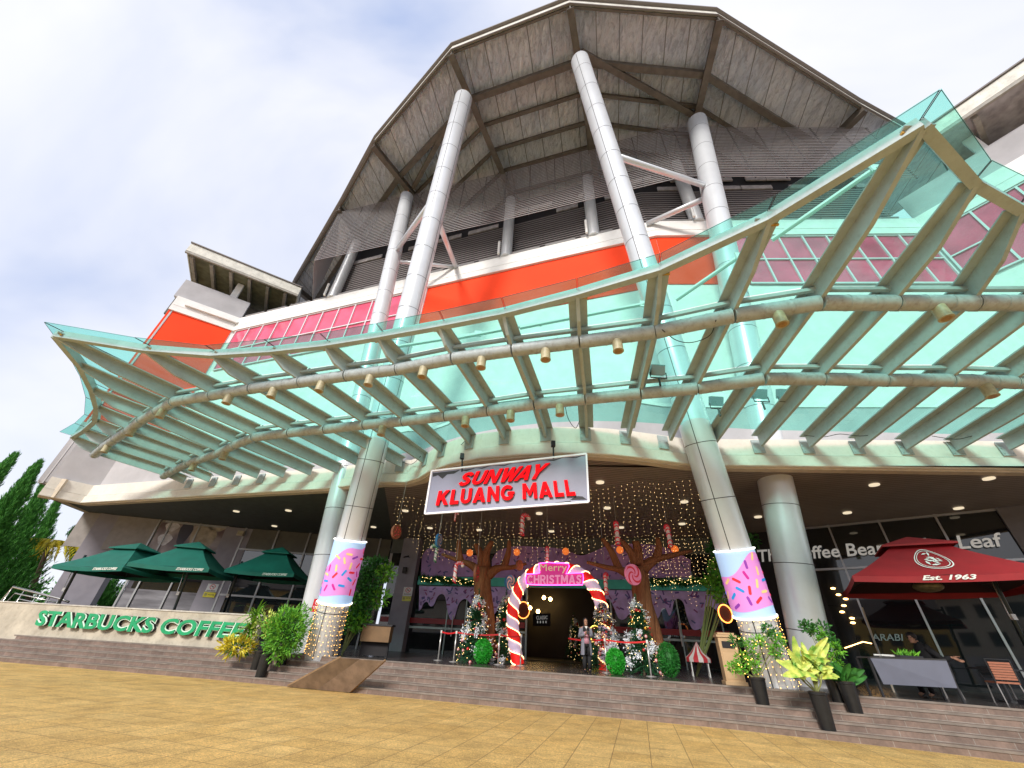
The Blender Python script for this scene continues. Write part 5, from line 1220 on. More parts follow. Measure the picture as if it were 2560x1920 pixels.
# hanging sweets
wirem=mat('thin_white_wire',(.5,.5,.5),.5)
def hang(name,label,cat,c,group='hanging sweets under the porch ceiling'):
    t=thing(name,label,cat,c,group); mb=MB(); mb.tube([c+up*.1,V((c.x,c.y,ZS-.01))],.006,4); mb.build('wire',wirem,t); return t
swred=mat('sweet_red',(.65,.02,.04),.35,emit=(.7,.03,.05),es=.08); swwh=mat('sweet_white',(.80,.70,.72),.4); swbl=mat('sweet_blue',(.04,.22,.50),.35); swpk=mat('sweet_pink',(.80,.22,.36),.35,emit=(.8,.2,.35),es=.1); cook=mat('cookie_brown',(.30,.10,.05),.6,var=.3,vs=9)
def cane(label,px,hpx,Yd,yaw,flip=1,colr=None):
    c=YY(*px,Yd); k=(c-EYE).dot(fw)/F_PX; Hh=hpx*k; r_=Hh*.10; R_=Hh*.20; t=hang('candy_cane',label,'candy cane',c+up*Hh*.5)
    M_=Matrix.Rotation(yaw,3,'Z'); path=[V((0,0,-Hh*.5)),V((0,0,-Hh*.2)),V((0,0,Hh*.1)),V((0,0,Hh*.28))]+[V((flip*(R_-R_*math.cos(a)),0,Hh*.28+R_*math.sin(a))) for a in (.5,1,1.57,2.1,2.7,3.2)]
    path=[c+M_@p for p in path]; mb=MB(); mb.tube(path,r_,10); b_=mb.build('cane',swwh,t,True)
    mb=MB(); full=[]; 
    for i in range(len(path)-1):
        for j in range(3): full.append(path[i].lerp(path[i+1],j/3))
    for j in range(len(full)*2):
        i=int(j/2)%len(full)
    L2=len(full)
    for s in range(9):
        i0=int(s/9*(L2-2)); a=full[i0]; b=full[min(L2-1,i0+1)]; d=(b-a).normalized(); sd=d.cross(M_@V((0,1,0))).normalized()
        ringp=[a+ (sd*math.cos(q)+(M_@V((0,1,0)))*math.sin(q))*r_*1.05+d*r_*.7*math.cos(q) for q in [x*math.pi/5 for x in range(11)]]
        mb.tube(ringp,r_*.28,5)
    mb.build('stripe',swred if colr is None else colr,b_,True)
cane('striped candy cane hanging just under the middle of the mall name board',C2(1398,580),48,17.5,.5)
cane('short candy cane peeping out under the left part of the mall name board',C2(935,528),20,17.0,.7)
cane('green and red candy cane hanging over the left brown tree arm',C2(802,785),36,18.2,.4,-1,mat('sweet_green',(.03,.30,.15),.4))
cane('largest red striped candy cane hanging left of the left brown tree',C2(935,912),44,17.6,.1)
cane('thin edge-on candy cane hanging above the right brown tree top',C3(670,640),52,17.2,1.35)
cane('thin pale candy cane hanging near the right column beside the warm lights',C3(1028,660),50,16.6,1.4)
cane('slender candy cane hanging straight above the greeting board',C3(188,790),34,18.2,1.45)
cane('candy cane hanging just left of the pink swirl lollipop',C3(592,990),44,17.8,1.0)
def disc(name,label,cat,px,hw,hh,Yd,cols,swirl=True,str_=True):
    c=YY(*px,Yd); k=(c-EYE).dot(fw)/F_PX; R_=hh*k; sq=max(.12,min(1,hw/hh)); yaw=math.acos(sq); t=hang(name,label,cat,c+up*R_) if str_ else thing(name,label,cat,c)
    M_=Matrix.Rotation(yaw,3,'Z'); mb=MB(); nn=24
    f_=[c+M_@V((math.cos(2*math.pi*i/nn)*R_,-.05,math.sin(2*math.pi*i/nn)*R_)) for i in range(nn)]; mb.prism(f_,M_@V((0,.10,0))); d_=mb.build('disc',cols[0],t)
    mb=MB()
    if swirl:
        for s in range(4):
            for i in range(12):
                a=s*1.57+i*.2; r0_,r1_=R_*(.08+.075*i),R_*(.08+.075*(i+1)); w=.55
                g=lambda rr,aa: c+M_@V((math.cos(aa)*rr,-.056,math.sin(aa)*rr))
                mb.poly([g(r0_,a),g(r0_,a+w),g(r1_,a+.2+w),g(r1_,a+.2)])
    else:
        for i in range(9): a=i*2.4; rr=R_*.25*math.sqrt(i+1)*.9; mb.ball(c+M_@V((math.cos(a)*rr,-.05,math.sin(a)*rr)),R_*.09,6)
    mb.build('swirl' if swirl else 'chips',cols[1],d_)
disc('hanging_cookie','brown cookie disc hanging beside the left sprinkle-wrapped column','ornament',C2(527,635),7,17,16.6,(cook,swred),False)
disc('hanging_disc','thin edge-on blue disc hanging left of the left brown tree','ornament',C2(820,695),4,16,17.2,(swbl,swwh))
disc('hanging_cookie','edge-on red cookie disc hanging in front of the left brown trunk','ornament',C2(1082,920),4,20,17.8,(cook,swred),False)
disc('lollipop','blue and white swirl lollipop on the teal beam left of the candy arch','lollipop',C2(1313,985),12,17,18.6,(swbl,swwh),True,False)
disc('lollipop','pink and red swirl lollipop against the right brown trunk','lollipop',C3(780,930),22,24,16.6,(swpk,swred),True,False)
disc('gingerbread_disc','golden brown disc above the left shoulder of the candy arch','ornament',C2(1378,865),8,12,18.4,(cook,goldm),False)
orng=mat('orange_glow',(1,.3,.06),.4,emit=(1,.22,.04),es=.4)
for px,lab in ((C2(1035,780),'round orange lantern over the left brown tree'),(C2(1360,775),'round orange lantern above the right arm of the left brown tree'),(C3(690,760),'round yellow orange lantern in the fork of the right brown tree'),(C3(1070,755),'round orange lantern above the right arm of the right brown tree'),(C3(315,770),'round orange lantern over the greeting board')):
    c=WE.hit(*px,.9); t=hang('paper_lantern',lab,'lantern',c,'orange paper lanterns'); mb=MB(); mb.ball(c,.21,16); mb.build('shade',orng,t,True)
ringm=mat('orange_neon',(1,.4,.1),.4,emit=(1,.26,.05),es=3)
for px,lab,r_,m_ in ((C2(1405,1175),'orange glowing ring left of the mall door',.36,ringm),(C3(1420,1200),'orange glowing hoop by the right sprinkle-wrapped column',.27,ringm),(C3(522,1340),'yellow glowing ring behind the standing person',.33,mat('yellow_neon',(1,.8,.1),.4,emit=(1,.75,.1),es=2.5))):
    c=WE.hit(*px,1.2) if 'column' not in lab else YY(*px,17.5); t=thing('neon_ring',lab,'light',c,'glowing rings at the entrance'); mb=MB(); mb.tube([c+V((math.cos(a)*r_,0,math.sin(a)*r_*1.15)) for a in [x*math.pi/12 for x in range(25)]],.022,6); o=mb.build('neon_tube',m_,t,True)
    mb=MB(); mb.prism([c+V((math.cos(a)*r_*.9,.03,math.sin(a)*r_*1.03)) for a in [x*math.pi/9 for x in range(18)]],V((0,.03,0))); mb.build('backing',mat('brown_backing',(.12,.03,.01),.6),t)
# garlands on the teal beam
gm=leafmat('garland_green',(.012,.10,.03),(.05,.22,.05)); 
for lab,a,b in (('bushy green garland with baubles on the left half of the teal beam',C2(695,940),C2(1068,975)),('bushy green garland with baubles on the right half of the teal beam',C3(900,965),C3(1345,965))):
    A,B=WE.hit(*a,.45),WE.hit(*b,.45); t=thing('garland',lab,'garland',A.lerp(B,.5),'green garlands on the teal beam'); mb=MB(); r_=random.Random(3)
    for k in range(1500): q=r_.random(); c=A.lerp(B,q)-up*.14*abs(math.sin(q*9)); mb.leaf(c+V((r_.gauss(0,.06),r_.gauss(0,.06),r_.gauss(0,.08))),V((r_.gauss(0,1),r_.gauss(0,1),r_.gauss(-.3,1))),V((0,1,0)),.2,.03)
    mb.build('foliage',gm,t); mb=MB()
    for k in range(40): q=r_.random(); mb.octa(A.lerp(B,q)+V((r_.gauss(0,.1),-.12,r_.gauss(-.08,.1))),.02)
    mb.build('fairy_light',fairy,t)['kind']='stuff'
# icicle light curtains on the ceiling
strm=mat('clear_cord',(.14,.12,.11),.5); cb=mat('icicle_bulb',(1,.8,.4),.4,emit=(1,.66,.28),es=5)
def curtain(label,a,b,zt,n,lmin,lmax,seed,bs=.010,amp=.25):
    bs*=.85; n=int(n*.85)
    r_=random.Random(seed); A=V(a);B=V(b); t=thing('icicle_lights',label,'string lights',A.lerp(B,.5)+up*zt,'icicle light curtains under the porch'); mb=MB(); bb=MB(); top=[]
    for k in range(n+1):
        q=k/n; c=A.lerp(B,q); c=V((c.x,c.y+amp*math.sin(q*7+seed),zt-.10*abs(math.sin(q*n*.4)))); top.append(c)
        l=r_.uniform(lmin,lmax)*(1+.3*math.sin(k*1.3)); mb.tube([c,c-up*l*.5+V((r_.gauss(0,.02),0,0)),c-up*l],.0022,3,cap=False); m_=max(3,int(l/.17))
        for j in range(m_): bb.octa(c-up*(l*(j+.6)/m_)+V((r_.choice((-.03,.03))+r_.gauss(0,.008),-.01,0)),bs*r_.uniform(.7,1.15))
    mb.tube(top,.006,4,cap=False); o=mb.build('cord',strm,t); o=bb.build('bulbs',cb,t); o['kind']='stuff'
def zc(px,z=ZS-.03): p=Z(*px,z); return V((p.x,p.y,0))
curtain('short icicle light strands left of the mall name board',zc(C2(530,372)),zc(C2(730,385)),ZS-.03,8,.9,1.3,1)
curtain('front row of icicle lights from the mall name board to the right column',zc(C3(500,318)),zc(C3(1215,240)),ZS-.03,22,1.2,1.6,2)
curtain('second row of icicle lights crossing the porch ceiling under the name board',zc(C2(630,570)),zc(C3(1290,525)),ZS-.03,58,.8,1.4,3,.011)
wl=lambda px,o:(lambda p:V((p.x,p.y,0)))(WE.hit(*px,o))
curtain('rear row of icicle lights in front of the purple panels',wl(C2(690,690),3.5),wl(C3(1330,690),3.5),6.75,56,.9,1.7,4,.011)
curtain('dense icicle lights hanging low over the right brown tree',wl(C3(850,700),2.4),wl(C3(1320,700),2.4),6.6,22,1.8,3.0,5,.012)
# fairy lights around the column feet
def colights(c,h0,h1,label,seed,n=13,arc=(-1.5,1.5)):
    r_=random.Random(seed); root,pt,a,ax,Lc=c; t=thing('column_lights',label,'string lights',a,'fairy lights around column feet'); mb=MB(); bb=MB()
    for k in range(n):
        th=arc[0]+(arc[1]-arc[0])*k/(n-1); pp=[]
        for j in range(9):
            h=h1-(h1-h0)*j/8; p=pt(th+r_.gauss(0,.02),h,.585+.015); pp.append(p); 
        mb.tube(pp,.004,3,cap=False)
        for j in range(11): h=h1-(h1-h0)*(j+.5)/11; bb.octa(pt(th+r_.gauss(0,.06),h+r_.gauss(0,.02),.61),.011)
    mb.build('cord',strm,t); bb.build('bulbs',warm,t)['kind']='stuff'
colights(front_l,.05,1.75,'warm fairy light strands around the foot of the left sprinkle-wrapped column',1)
colights(front_r,.05,1.8,'warm fairy light strands around the foot of the right sprinkle-wrapped column',2,12)

# ---- queue posts and belts
pst=mat('brushed_post',(.62,.60,.58),.3,metal=.7); belt=mat('red_belt',(.60,.012,.015),.5)
def post(px_top,px_foot,label,Yo=None):
    b=Z(*px_foot,.8); tp=at(px_top,b); t=thing('queue_post',label,'queue post',b,'silver belt posts along the entrance'); mb=MB(); mb.tube([b,b+up*.02,b+up*.035],[.17,.17,.05],16); mb.build('base',pst,t,'auto')
    mb=MB(); mb.tube([b+up*.03,b+up*.93],.028,10); mb.build('pole',pst,t,True); mb=MB(); mb.tube([b+up*.90,b+up*1.0],.038,10); mb.build('belt_head',M['white'],t,'auto'); return b+up*.95
q=[post(C2(845,1340),C2(815,1525),'silver belt post farthest left, before the glass doors'),post(C2(945,1330),C2(922,1535),'second silver belt post from the left, before the leftmost christmas tree'),post(C2(1242,1345),C2(1230,1555),'silver belt post in front of the tree at the left foot of the arch'),post(C2(1390,1370),C2(1385,1562),'silver belt post just left of the mall doorway')]
w=[post(C3(592,1385),C3(602,1612),'silver belt post in front of the tree beside the standing person'),post(C3(885,1400),C3(908,1637),'silver belt post before the rightmost christmas tree'),post(C3(1040,1425),C3(1062,1600),'rightmost silver belt post behind the dark topiary dome')]
qa=w[0]+(V((w[0].x-1.1,w[0].y+1.2,w[0].z))-w[0])
for n_,a,b in (('red belt between the two leftmost belt posts',q[0],q[1]),('red belt crossing the two left christmas trees',q[1],q[2]),('red belt ending at the post left of the doorway',q[2],q[3]),('red belt crossing the two right christmas trees',w[0],w[1]),('red belt running to the rightmost belt post',w[1],w[2]),('red belt end running from behind the standing person',qa,w[0])):
    mb=MB(); N_=8
    for i in range(N_): p0=a.lerp(b,i/N_)-up*.05*math.sin(math.pi*i/N_); p1=a.lerp(b,(i+1)/N_)-up*.05*math.sin(math.pi*(i+1)/N_); mb.beam(p0,p1+(p1-p0)*.01,.006,.05)
    o=mb.build('queue_belt',belt); tag(o,n_,'belt','red belts between the posts')

# ================================================================= WALL SIGNS AND SMALL THINGS
def plate(name,label,pl,c,wpx,hpx,off,elems,base=(.75,.75,.74)):
    """flat sign: elems are (kind, x0,y0,x1,y1 in 0..1, colour, text)"""
    x,y=c; tl=pl.hit(x-wpx/2,y-hpx/2,off); w_=(pl.hit(x+wpx/2,y,off)-pl.hit(x-wpx/2,y,off)).length; h_=abs(pl.hit(x,y-hpx/2,off).z-pl.hit(x,y+hpx/2,off).z); u,z=pl.uz(x,y,off)
    t=thing(name,label,'sign',pl.pt(u,z,off)); g=lambda a,b,o=0: pl.pt(u+(a-.5)*w_,z+(b-.5)*h_,off+o)
    mb=MB(); mb.prism([g(0,0),g(1,0),g(1,1),g(0,1)],-pl.n*.02); mb.build('plate',mat('sign_plate',base,.4),t)
    for i,(k,x0,y0,x1,y1,col,tx) in enumerate(elems):
        m_=mat('sign_ink',col,.5)
        if k=='t': text(tx,g(x0,y0,.002),g(x1,y0,.002),g(x0,y1,.002),'print',m_,t,.003,0,.02)
        if k=='r': mb=MB(); mb.poly([g(x0,y0,.002+.001*i),g(x1,y0,.002+.001*i),g(x1,y1,.002+.001*i),g(x0,y1,.002+.001*i)]); mb.build('print',m_,t)
        if k=='o':
            mb=MB(); cx_,cy_=(x0+x1)/2,(y0+y1)/2; rw,rh=(x1-x0)/2,(y1-y0)/2
            for j in range(20):
                a0,a1=2*math.pi*j/20,2*math.pi*(j+1)/20; mb.poly([g(cx_+rw*s*math.cos(a),cy_+rh*s*math.sin(a),.003) for a,s in ((a0,1),(a1,1),(a1,.8),(a0,.8))])
            mb.poly([g(cx_-rw*.62,cy_+rh*.72,.003),g(cx_-rw*.72,cy_+rh*.62,.003),g(cx_+rw*.62,cy_-rh*.72,.003),g(cx_+rw*.72,cy_-rh*.62,.003)])
            mb.build('prohibition_ring',m_,t)
            mb=MB(); mb.poly([g(cx_-rw*.45,cy_-rh*.12,.0035),g(cx_+rw*.45,cy_-rh*.12,.0035),g(cx_+rw*.45,cy_+rh*.15,.0035),g(cx_-rw*.45,cy_+rh*.15,.0035)]); mb.build('pictogram',mat('sign_black',(.03,.03,.03),.5),t)
    return t
RD=(.65,.02,.02);BK_=(.03,.03,.03);YL=(.75,.62,.02)
WPq=Plane(WE.pt(0,0,.5),WE.pt(4,0,.5))
plate('warning_sign','white prohibition sign above a yellow notice on the grey entrance pillar',WPq,C2(607,1047),23,22,.02,[('o',.22,.38,.78,.94,RD,''),('t',.12,.14,.88,.26,BK_,'DILARANG')])
plate('notice_sign','small yellow notice below the prohibition sign on the grey entrance pillar',WPq,C2(598,1097),22,12,.02,[('t',.4,.55,.92,.75,BK_,'NOTIS'),('r',.08,.3,.3,.8,(.35,.33,.1),'')],(.72,.70,.10))
WPl=Plane(WLp.pt(0,0,.27),WLp.pt(4,0,.27))
plate('warning_sign','white prohibition sign on the grey pillar under the green parasols',WPl,C1(1365,950),28,20,.02,[('o',.25,.3,.75,.95,RD,''),('t',.1,.06,.9,.2,BK_,'DILARANG MEROKOK')])
plate('notice_sign','yellow notice on the grey pillar under the green parasols',WPl,C1(1345,995),30,13,.02,[('t',.4,.4,.92,.6,BK_,'NOTIS'),('r',.08,.25,.3,.8,(.35,.33,.1),'')],(.75,.66,.05))
Ps=Plane((front_l[2].x-2,front_l[2].y-.2+.5),(front_l[2].x+2,front_l[2].y-.2-.5))
ts_=plate('standing_sign','small red no-smoking sign on a thin pole left of the left sprinkle-wrapped column',Ps,C1(2035,1063),20,33,0,[('o',.25,.55,.75,.9,(.8,.8,.8),''),('t',.12,.36,.88,.46,(.8,.8,.8),'NO SMOKING'),('t',.2,.25,.8,.33,(.8,.8,.8),'PLEASE'),('r',.42,.06,.58,.2,YL,'')],(.50,.01,.015))
a=Ps.hit(*C1(2040,1080),-.03); mb=MB(); mb.tube([V((a.x,a.y,.8)),V((a.x,a.y,a.z))],.016,6); mb.tube([V((a.x,a.y,.8)),V((a.x,a.y,.83))],.14,12); mb.build('pole',M['joint'],ts_)
# speaker and cameras on the entrance pillar
c=WPq.hit(*C2(585,900),.15); t=thing('wall_speaker','small black box speaker on the left edge of the grey entrance pillar','speaker',c); mb=MB(); mb.box(c,(.24,.2,.36)); mb.build('cabinet',M['joint'],t); mb=MB(); mb.tube([c-V((0,.1,0)),c-V((0,.105,0))],.09,14); mb.build('grille',mat('speaker_grille',(.05,.05,.05),.6),t); mb=MB(); mb.beam(c,c+V((.2,.2,0)),.04,.04); mb.build('bracket',M['joint'],t)
c=WPq.hit(*C2(600,808),.4); t=thing('security_camera','black bullet security camera high on the grey entrance pillar','camera',c); mb=MB(); mb.tube([c+V((-.18,-.1,-.05)),c+V((.12,.05,.06))],.05,10); mb.build('housing',M['joint'],t); mb=MB(); mb.tube([c+V((.05,.05,0)),c+V((.15,.25,.02))],.02,6); mb.build('bracket',M['joint'],t)
c=YY(*C1(1545,600),WLp.pt(6,0,0).y-.6); c=WPl.hit(*C1(1548,600),.1); t=thing('wall_light','small cream box light high on the grey pillar above the green parasols','lamp',c); mb=MB(); mb.box(c,(.42,.16,.3)); mb.build('housing',M['cream'],t); mb=MB(); mb.box(c-V((0,.085,0)),(.34,.01,.22)); mb.build('lens',M['lampcream'],t)
# wooden notice stand left of the door
b=V((-5.4,22.6,.8)); b=Z(*C2(380,1500),.8); b=V((b.x,min(b.y,21.5),.8)); t=thing('display_counter','dark low counter with a brown front panel behind the left column','counter',b); c=at(C2(395,1340),b); k=(b-EYE).dot(fw)/F_PX
mb=MB(); mb.box(V((c.x,b.y,c.z)),(72*k,.5,34*k)); mb.build('front_panel',mat('brown_panel',(.20,.115,.05),.6,var=.15),t)
mb=MB(); mb.box(V((c.x,b.y+.02,c.z+19*k)),(78*k,.6,.06)); mb.build('counter_top',M['joint'],t)
for sx in (-1,1): mb=MB(); mb.beam(V((c.x+sx*33*k,b.y,.8)),V((c.x+sx*33*k,b.y,c.z)),.06,.06,V((0,1,0))); mb.build('leg',M['joint'],t)
mb=MB(); mb.box(V((c.x,b.y+.1,.8+(c.z-.8)*.35)),(66*k,.3,(c.z-.8)*.6)); mb.build('lower_shelf',M['dark'],t)
# chalkboard inside the lobby and striped toy tent
PI=Plane(WE.pt(0,0,-4.2),WE.pt(4,0,-4.2)); t=thing('menu_board','black board with white CLASSIC lettering inside the mall door','sign',PI.hit(1355,1545))
mb=MB(); mb.prism([PI.hit(1332,1565),PI.hit(1376,1566),PI.hit(1376,1534),PI.hit(1332,1533)],-PI.n*.05); mb.build('board',M['joint'],t)
text('CLASSIC',PI.hit(1341,1549,.03),PI.hit(1369,1548,.03),PI.hit(1341,1540,.03),'lettering',whiteletter,t,.01,0,.0)
mb=MB(); 
for x in (1344,1351,1358,1365): mb.ball(PI.hit(x,1555,.05),.07,6,0,(.6,.6,1.2))
mb.each('small_motif',whiteletter,t)
tb_=Z(*C3(1230,1590),.8); tb_=V((tb_.x,17.6,.8)); t=thing('toy_tent','small red and white striped toy circus tent near the dark topiary','tent',tb_); ap=at(C3(1258,1395),tb_); ed=at(C3(1230,1508),tb_); k=(tb_-EYE).dot(fw)/F_PX; R_=30*k
cc=V((ed.x,tb_.y,ed.z)); ap=V((cc.x+.05,tb_.y,ap.z)); mb=MB()
for i in range(16):
    a0,a1=2*math.pi*i/16,2*math.pi*(i+1)/16; g=lambda a,s,z:V((cc.x+math.cos(a)*R_*s,cc.y+math.sin(a)*R_*s,z)); z0=cc.z; zm=cc.z+(ap.z-cc.z)*.33
    mb.poly([g(a0,1,z0),g(a1,1,z0),g(a1,.5,zm),g(a0,.5,zm)],i%2); mb.poly([g(a0,.5,zm),g(a1,.5,zm),ap],i%2); mb.poly([g(a0,1,z0-.12),g(a1,1,z0-.12),g(a1,1,z0),g(a0,1,z0)],i%2)
mb.build('roof',[mat('tent_red',(.50,.03,.04),.6),mat('tent_white',(.65,.58,.56),.6)],t)
for a in (.4,2,3.6,5.2): mb=MB(); mb.tube([V((cc.x+math.cos(a)*R_*.9,cc.y+math.sin(a)*R_*.9,.8)),V((cc.x+math.cos(a)*R_*.9,cc.y+math.sin(a)*R_*.9,z0))],.02,6); mb.build('pole',M['white'],t)
# doormat
mb=MB(); c=WE.pt((od0+od1)/2,.806,1.3); mb.prism([c+WE.e*a_+WE.n*b_ for a_,b_ in ((-1.6,-.9),(1.6,-.9),(1.6,.9),(-1.6,.9))],up*.015); o=mb.build('door_mat',mat('green_mat',(.035,.04,.02),.95,var=.3,vs=30)); tag(o,'dark green mat on the floor before the mall door','mat')

# ================================================================= RIGHT CAFE
sgn=thing('cafe_lettering','white raised cafe name letters across the dark right shop window','sign',WR.hit(*C4(800,500)))
g=lambda x,y:WR.hit(*C4(x,y),.12)
text('The Coffee Bean & Tea Leaf',g(212,566),g(1570,478),g(206,498),'letter',whiteletter,sgn,.05,0,.012,tr=g(1545,402),split=True)
text('ARABI',WR.hit(*C4(845,998),.06),WR.hit(*C4(1012,1000),.06),WR.hit(*C4(838,962),.06),'window_print',mat('grey_print',(.40,.42,.42),.5),sgn,.01,0,.01,tr=WR.hit(*C4(1008,962),.06))
# tables
greyc=mat('slate_grey_panel',(.13,.14,.19),.55,var=.06); met=mat('dark_grey_metal',(.06,.06,.065),.4,metal=.5)
tb0=V((9.95,12.35,.8)); tA,tB=at(C4(832,1096),V((9.9,12.35,0))),at(C4(1253,1110),V((11.9,11.75,0))); bA,bB=at(C4(905,1240),V((9.9,12.35,0))),at(C4(1313,1262),V((11.9,11.75,0)))
t=thing('cafe_table','slate grey cafe table with a deep front panel at the step edge','table',tA.lerp(tB,.5)-up*(tA.z-.8)); dpt=V((.25,.8,0))
mb=MB(); mb.prism([bA,bB,tB,tA],V((.015,.05,0))); mb.build('front_panel',greyc,t)
mb=MB(); mb.prism([tA+up*.005,tB+up*.005,tB+dpt+up*.005,tA+dpt+up*.005],up*.03); mb.build('tabletop',met,t)
for a,b in ((bA,tA),(bB,tB)):
    for o_ in (V((0,.06,0)),dpt): p=V((b.x,b.y,0))+o_; mb=MB(); mb.beam(V((p.x,p.y,.8)),V((p.x,p.y,b.z)),.045,.045,V((0,1,0))); mb.build('leg',met,t)
wov=bricky('rattan_weave',(.32,.11,.06),(.22,.07,.04),(.06,.02,.015),.06,.028,.006,0,.6,1,.5,coord='Generated',vert=False)
wov=mat('rattan_brown',(.30,.10,.055),.6,col2=(.42,.17,.10),vs=30,stretch=(.4,.4,6))
def chair(label,loc,rz):
    t=thing('cafe_chair',label,'chair',(0,0,0),'rattan cafe chairs'); 
    mb=MB(); mb.box((0,0,.44),(.48,.46,.04)); mb.build('seat',wov,t)
    mb=MB()
    for k in range(7): mb.beam(V((-.22,.235+.004*k,.52+.055*k)),V((.22,.235+.004*k,.52+.055*k)),.02,.045)
    mb.build('backrest',wov,t)
    mb=MB(); mb.tube([V((-.24,.23,.44)),V((-.25,.26,.93)),V((.25,.26,.93)),V((.24,.23,.44))],.014,8); mb.build('back_frame',met,t)
    for sx in (-1,1):
        for sy in (-1,1): mb=MB(); mb.tube([V((sx*.22,sy*.2,.44)),V((sx*.24,sy*.24,0))],.014,6); mb.build('leg',mat('chair_leg_metal',(.35,.33,.32),.4,metal=.5),t)
        mb=MB(); mb.tube([V((sx*.25,.25,.66)),V((sx*.27,-.2,.64)),V((sx*.23,-.21,.44))],.013,6); mb.build('armrest',met,t)
    t.location=V(loc); t.rotation_euler=(0,0,rz); return t
c1_=chair('brown rattan chair right of the slate grey table, its back to the street',(13.15,12.2,.8),math.pi-.35)
dup(c1_,(14.15,11.2,.8),math.pi-.5,'brown rattan chair cut off by the right edge of the photo')
dup(c1_,(9.9,14.2,.8),math.pi+.2,'brown rattan chair behind the left end of the slate grey table')
# second dark table to the right, and small things on the table
t=thing('side_table','dark low table between the two right rattan chairs','table',(13.9,12.9,.8)); mb=MB(); mb.box((13.9,12.9,1.52),(.8,.8,.04)); mb.build('tabletop',met,t); mb=MB(); mb.tube([(13.9,12.9,.8),(13.9,12.9,1.5)],.035,8); mb.build('leg',met,t); mb=MB(); mb.tube([(13.9,12.9,.8),(13.9,12.9,.83)],.25,14); mb.build('base',met,t)
c=tA.lerp(tB,.32)+V((.1,.35,.045)); t=thing('tray','white tray lying on the slate grey table','tray',c); mb=MB(); mb.box(c+up*.02,(.42,.26,.02)); mb.box(c+up*.035+V((0,-.13,0)),(.42,.012,.03)); mb.box(c+up*.035+V((0,.13,0)),(.42,.012,.03)); mb.build('tray_body',M['white'],t)
c=tA.lerp(tB,.62)+V((.1,.3,.04)); t=thing('table_plant','small green grassy plant on the slate grey table','plant',c); mb=MB()
for k in range(60): a=rnd.uniform(0,6.28); mb.leaf(c+V((rnd.uniform(-.3,.3),rnd.uniform(-.08,.08),.03)),V((math.cos(a),math.sin(a)*.4,rnd.uniform(.5,1.5))),V((0,1,0)),rnd.uniform(.1,.22),.03)
mb.build('foliage',LM['bright'],t); mb=MB(); mb.box(c+up*.02,(.62,.16,.05)); mb.build('trough',met,t)
# glass wind screen posts
for x0,y0,x1,y1 in ((785,815,870,1050),):
    a=at(C4(x0,y0),V((10.6,14.6,0))); b=at(C4(x1,y1),V((10.6,14.6,0))); t=thing('umbrella_stick','pale leaning stick standing behind the slate grey table','pole',V((b.x,b.y,.8))); mb=MB(); mb.tube([V((b.x,b.y,.8)),b,a],.025,6); mb.build('stick',M['cream'],t)

# ================================================================= PEOPLE
skin=mat('skin_warm',(.42,.22,.14),.55); blk=mat('black_cloth',(.012,.012,.014),.85)
def ellip_loft(mb,rings,n=16):
    """rings: (centre, rx, ry, yaw)"""
    vs=[]
    for c,rx,ry,yw in rings:
        for j in range(n): a=2*math.pi*j/n; x,y=math.cos(a)*rx,math.sin(a)*ry; vs.append(V(c)+V((x*math.cos(yw)-y*math.sin(yw),x*math.sin(yw)+y*math.cos(yw),0)))
    m=len(rings); mb.add(vs,[(i*n+j,i*n+(j+1)%n,(i+1)*n+(j+1)%n,(i+1)*n+j) for i in range(m-1) for j in range(n)]+[[j for j in range(n)][::-1],[(m-1)*n+j for j in range(n)]])
def hand(mb,w,d,palm_n,s=1.,curl=.6,side=1):
    d=d.normalized(); nrm=palm_n.normalized(); sd=d.cross(nrm).normalized()*side
    R=Matrix((sd,d,nrm)).transposed(); mb.box(w+d*.045*s,(.078*s,.09*s,.028*s),R)
    for k,(o,l) in enumerate(((-.03,.068),(-.01,.078),(.01,.074),(.03,.058))):
        p=w+d*.088*s+sd*o*s; q=p+(d*math.cos(curl*.5)+nrm*math.sin(curl*.5))*l*.5*s; e_=q+(d*math.cos(curl*1.4)+nrm*math.sin(curl*1.4))*l*.5*s; mb.tube([p,q,e_],[.0095*s,.009*s,.007*s],6)
    p=w+d*.02*s-sd*.036*s; mb.tube([p,p+(d*.6-sd*.7+nrm*.3)*.035*s,p+(d*1.0-sd*.7+nrm*.6)*.06*s],[.012*s,.011*s,.008*s],6)
def head(mb,c,fd,s=1.):
    """head with nose, brow, chin and ears; fd = facing direction"""
    fd=fd.normalized(); sd=fd.cross(up).normalized(); n=14; vs=[]; prof=[(-.115,.045,.05,.035),(-.09,.055,.068,.022),(-.05,.064,.082,.01),(0,.070,.092,0),(.04,.073,.095,-.004),(.08,.066,.085,-.008),(.105,.045,.058,-.008),(.12,.015,.02,-.008)]
    for z,rx,ry,o in prof:
        for j in range(n): a=2*math.pi*j/n; vs.append(c+sd*math.cos(a)*rx*s+fd*(math.sin(a)*ry+o)*s+up*z*s)
    m=len(prof); mb.add(vs,[(i*n+j,i*n+(j+1)%n,(i+1)*n+(j+1)%n,(i+1)*n+j) for i in range(m-1) for j in range(n)]+[list(range(n))[::-1],[(m-1)*n+j for j in range(n)]])
    mb.tube([c+fd*.09*s+up*.01*s,c+fd*.112*s-up*.028*s,c+fd*.088*s-up*.036*s],[.007*s,.014*s,.008*s],6)
    for x in (-1,1): mb.ball(c+sd*.072*s*x-up*.01*s,.022*s,6,0,(.5,.6,1.2))
